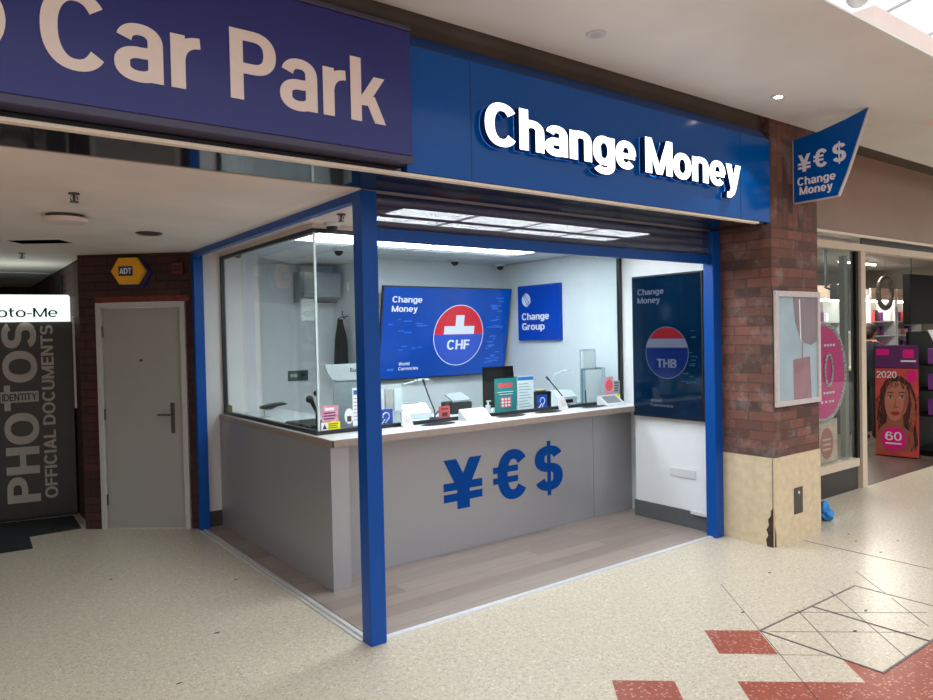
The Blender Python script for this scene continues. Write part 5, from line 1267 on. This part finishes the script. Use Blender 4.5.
FP('corner_tag', [(0.75, 0.67), (0.95, 0.67), (0.95, 0.775), (0.75, 0.775)], 'magenta', 0.0038)
# black gondola with gift boxes
t = thing('black_display_unit', 'black display unit with shelves at the right edge of the doorway', 'display unit', (8.75, 0.35, 0.006))
b = B(); b.box(8.42, 9.4, 0.62, 0.66, 0.006, 1.62); b.box(8.42, 9.4, 0.24, 0.62, 0.006, 0.08); obj('back_panel', b, 'shop_dark', t)
b = B()
for z in (0.52, 0.85, 1.18): b.box(8.42, 9.4, 0.26, 0.62, z, z+0.0175)
obj('shelves', b, 'shop_dark', t)
b = B(); b.prism([(8.44, 0.30, 1.42), (8.72, 0.30, 1.42), (8.72, 0.40, 1.64), (8.44, 0.40, 1.64)], (0, 0.015, 0)); obj('white_notice', b, 'paper', t)
gsrc = None
for z, lv in ((0.538, 'lower'), (0.868, 'middle'), (1.198, 'upper')):
    for k in range(3):
        if gsrc is None:
            b = B(); b.box(-0.10, 0.10, -0.06, 0.06, 0.0005, 0.20, 0.005); gsrc = obj('gift_box', b, 'purple_card'); b = B(); b.box(-0.09, 0.09, -0.062, -0.0605, 0.13, 0.185); obj('pink_label', b, 'pink_card2', gsrc, False); g = gsrc
        else: g = copy_tree(gsrc)
        g.location = (8.56+0.28*k, 0.36, z); g['category'] = 'gift box'; g['group'] = 'purple gift boxes on the black display unit'
        g['label'] = '%s purple and pink gift box on the %s shelf of the black unit' % (['left', 'middle', 'right'][k], lv)
# grey counter block with dark base, behind the person
t = thing('cash_desk', 'pale till counter block behind the poster stand', 'counter', (9.9, 1.9, 0.006))
b = B(); b.box(9.6, 11.2, 1.95, 2.4, 0.006, 1.02, 0.006); obj('base', b, 'shop_dark', t)
b = B(); b.box(9.55, 11.25, 1.9, 2.45, 1.02, 1.06, 0.004); obj('top', b, 'shop_frame', t)
b = B(); b.box(10.1, 10.45, 2.1, 2.3, 1.06, 1.62, 0.006); obj('cabinet', b, 'silver', t)

# ---------------------------------------------------------------- person standing in the shop
def skinned(name, verts, edges, radii, m, parent, sub=2, rootv=0):
    me = bpy.data.meshes.new(name); me.from_pydata([Vector(v) for v in verts], edges, [])
    o = bpy.data.objects.new(name, me); COL.objects.link(o)
    sk = o.modifiers.new('skin', 'SKIN'); sk.use_smooth_shade = True
    for i, r in enumerate(radii):
        d_ = me.skin_vertices[0].data[i]; d_.radius = r if isinstance(r, tuple) else (r, r); d_.use_root = (i == rootv)
    su = o.modifiers.new('sub', 'SUBSURF'); su.levels = sub; su.render_levels = sub
    bpy.context.view_layer.update(); dg = bpy.context.evaluated_depsgraph_get()
    nm = bpy.data.meshes.new_from_object(o.evaluated_get(dg)); bpy.data.objects.remove(o)
    nm.materials.clear()
    for q in (m if isinstance(m, list) else [m]): nm.materials.append(M[q])
    for p_ in nm.polygons: p_.use_smooth = True
    o = bpy.data.objects.new(name, nm); COL.objects.link(o); o.parent = parent
    return o
t = thing('person', 'person in dark clothes with short brown hair standing side-on in the shop', 'person', (9.28, 1.5, 0.006), -0.15)
V = [(0, 0, 0.93), (0, 0, 1.10), (0, 0, 1.28), (0, 0, 1.42), (0.01, 0, 1.50), (0.03, 0, 1.60), (0.03, 0, 1.66),
     (0, 0.09, 0.88), (0.02, 0.10, 0.48), (-0.01, 0.10, 0.08), (0.13, 0.10, 0.035),
     (0, -0.09, 0.88), (-0.02, -0.10, 0.48), (-0.05, -0.10, 0.08), (0.09, -0.10, 0.035),
     (0, 0.17, 1.39), (-0.01, 0.22, 1.12), (0.12, 0.20, 0.94), (0.18, 0.19, 0.90),
     (0, -0.17, 1.39), (-0.01, -0.22, 1.12), (0.14, -0.20, 0.98), (0.20, -0.19, 0.95)]
E_ = [(0, 1), (1, 2), (2, 3), (3, 4), (4, 5), (5, 6), (0, 7), (7, 8), (8, 9), (9, 10), (0, 11), (11, 12), (12, 13), (13, 14), (3, 15), (15, 16), (16, 17), (17, 18), (3, 19), (19, 20), (20, 21), (21, 22)]
RR = [(0.12, 0.15), (0.11, 0.14), (0.12, 0.16), (0.09, 0.12), 0.055, 0.085, 0.08, 0.085, 0.06, 0.042, 0.032, 0.085, 0.06, 0.042, 0.032, 0.058, 0.045, 0.034, 0.028, 0.058, 0.045, 0.034, 0.028]
body = skinned('body', V, E_, RR, ['skin', 'dark_cloth', 'trousers'], t)
for p_ in body.data.polygons:
    c_ = p_.center
    hand = c_.x > 0.15 and 0.8 < c_.z < 1.02
    p_.material_index = 0 if (c_.z > 1.475 or hand) else (2 if c_.z < 0.92 else 1)
b = B(); b.ell((0.0, 0, 1.665), 0.105, 0.095, 0.085, 20); b.ell((-0.045, 0, 1.61), 0.07, 0.088, 0.10, 16); obj('hair', b, 'hair', t, False, smooth=True)
b = B(); b.ell((0.118, 0, 1.605), 0.022, 0.012, 0.016, 10); b.ell((0.03, 0.085, 1.60), 0.015, 0.01, 0.028, 10); b.ell((0.03, -0.085, 1.60), 0.015, 0.01, 0.028, 10); obj('nose_and_ears', b, 'skin', t, False, smooth=True)
b = B(); b.ell((0.107, 0.030, 1.625), 0.010, 0.012, 0.008, 10); b.ell((0.107, -0.030, 1.625), 0.010, 0.012, 0.008, 10); obj('eyes', b, 'ink', t, False, smooth=True)
b = B(); b.ell((0.107, 0.0, 1.565), 0.010, 0.022, 0.006, 10); obj('lips', b, 'lips', t, False, smooth=True)
for side in (1, -1):
    base = Vector((0.18, 0.19*side, 0.90)) if side == 1 else Vector((0.20, -0.19, 0.95))
    vv = [base, base+Vector((0.05, 0, -0.02))]; ee = [(0, 1)]; rr = [0.026, 0.030]
    hand = skinned('hand', [tuple(v) for v in vv], ee, [(0.02, 0.03), (0.014, 0.032)], 'skin', t, 1)
    for f_ in range(4):
        y_ = (-0.024+0.016*f_)*1.0; ln = (0.032, 0.037, 0.035, 0.028)[f_]
        b = B(); q = base+Vector((0.06, y_, -0.022)); b.tube([q, q+Vector((ln*0.6, 0, -0.012)), q+Vector((ln, 0, -0.03)), q+Vector((ln*0.95, 0, -0.045))], [0.009, 0.008, 0.0075, 0.005], 8); obj('finger', b, 'skin', hand, False, smooth=True)
    b = B(); q = base+Vector((0.02, 0.022*-side, -0.01)); b.tube([q, q+Vector((0.022, -0.018*side, -0.018)), q+Vector((0.045, -0.02*side, -0.034))], [0.010, 0.009, 0.006], 8); obj('thumb', b, 'skin', hand, False, smooth=True)

# ================================================================== ATRIUM ABOVE THE CEILING EDGE
b = B(); b.box(3.32, 15.5, -1.20, -1.0, 3.34, 3.885); struct('trim_31', b, 'beam_pink', 'pale pink boxed beam under the glass roof')
b = B()
for k in range(14): b.tube([(-4+2*k, -12, 8.0), (2+2*k, 4, 8.0)], 0.04, 6)
for k in range(8): b.tube([(-6, -12+2*k, 8.0), (26, -12+2*k, 8.0)], 0.04, 6)
struct('trim_32', b, 'white_bar', 'white glazing bars of the atrium roof')
t = thing('globe_lamp', 'round ribbed globe lamp hanging under the glass roof', 'pendant lamp', (2.64, -1.4, 3.6))
b = B(); b.ell((2.64, -1.4, 3.69), 0.068, 0.068, 0.07, 20); obj('globe', b, 'silver', t, smooth=True)
b = B(); b.tube([(2.64, -1.4, 3.75), (2.64, -1.4, 8.0)], 0.005); obj('cord', b, 'steel', t)

# ================================================================== CAMERA, WORLD
right = Vector((0.80105614, -0.59820958, -0.02131545)); upv = Vector((0.02946599, 0.00384124, 0.9995584)); fwd = Vector((0.59786354, 0.80133048, -0.02070389))
cam = bpy.data.cameras.new('camera'); cam.sensor_width = 36; cam.lens = 717.62*36/933; cam.clip_end = 200
co = bpy.data.objects.new('camera', cam); COL.objects.link(co)
R3 = Matrix((right, upv, -fwd)).transposed().to_4x4()
co.matrix_world = Matrix.Translation((-1.886, -3.457, 1.70)) @ R3
SC.camera = co

w = bpy.data.worlds.new('world'); SC.world = w; w.use_nodes = True; nt = w.node_tree
bg = nt.nodes['Background']; tc = nt.nodes.new('ShaderNodeTexCoord'); sp = nt.nodes.new('ShaderNodeSeparateXYZ'); rp = nt.nodes.new('ShaderNodeValToRGB')
nt.links.new(tc.outputs['Generated'], sp.inputs[0]); nt.links.new(sp.outputs[2], rp.inputs[0])
e = rp.color_ramp.elements; e[0].position = 0.0; e[0].color = (0.25, 0.25, 0.25, 1); e[1].position = 0.55; e[1].color = (1.5, 1.5, 1.55, 1)
m2 = e.new(0.18); m2.color = (0.62, 0.62, 0.62, 1)
nt.links.new(rp.outputs[0], bg.inputs[0]); bg.inputs[1].default_value = 1.0

SC.view_settings.view_transform = 'Standard'; SC.view_settings.look = 'None'; SC.view_settings.gamma = 1.0; SC.view_settings.exposure = 0.5; SC.view_settings.use_curve_mapping = False
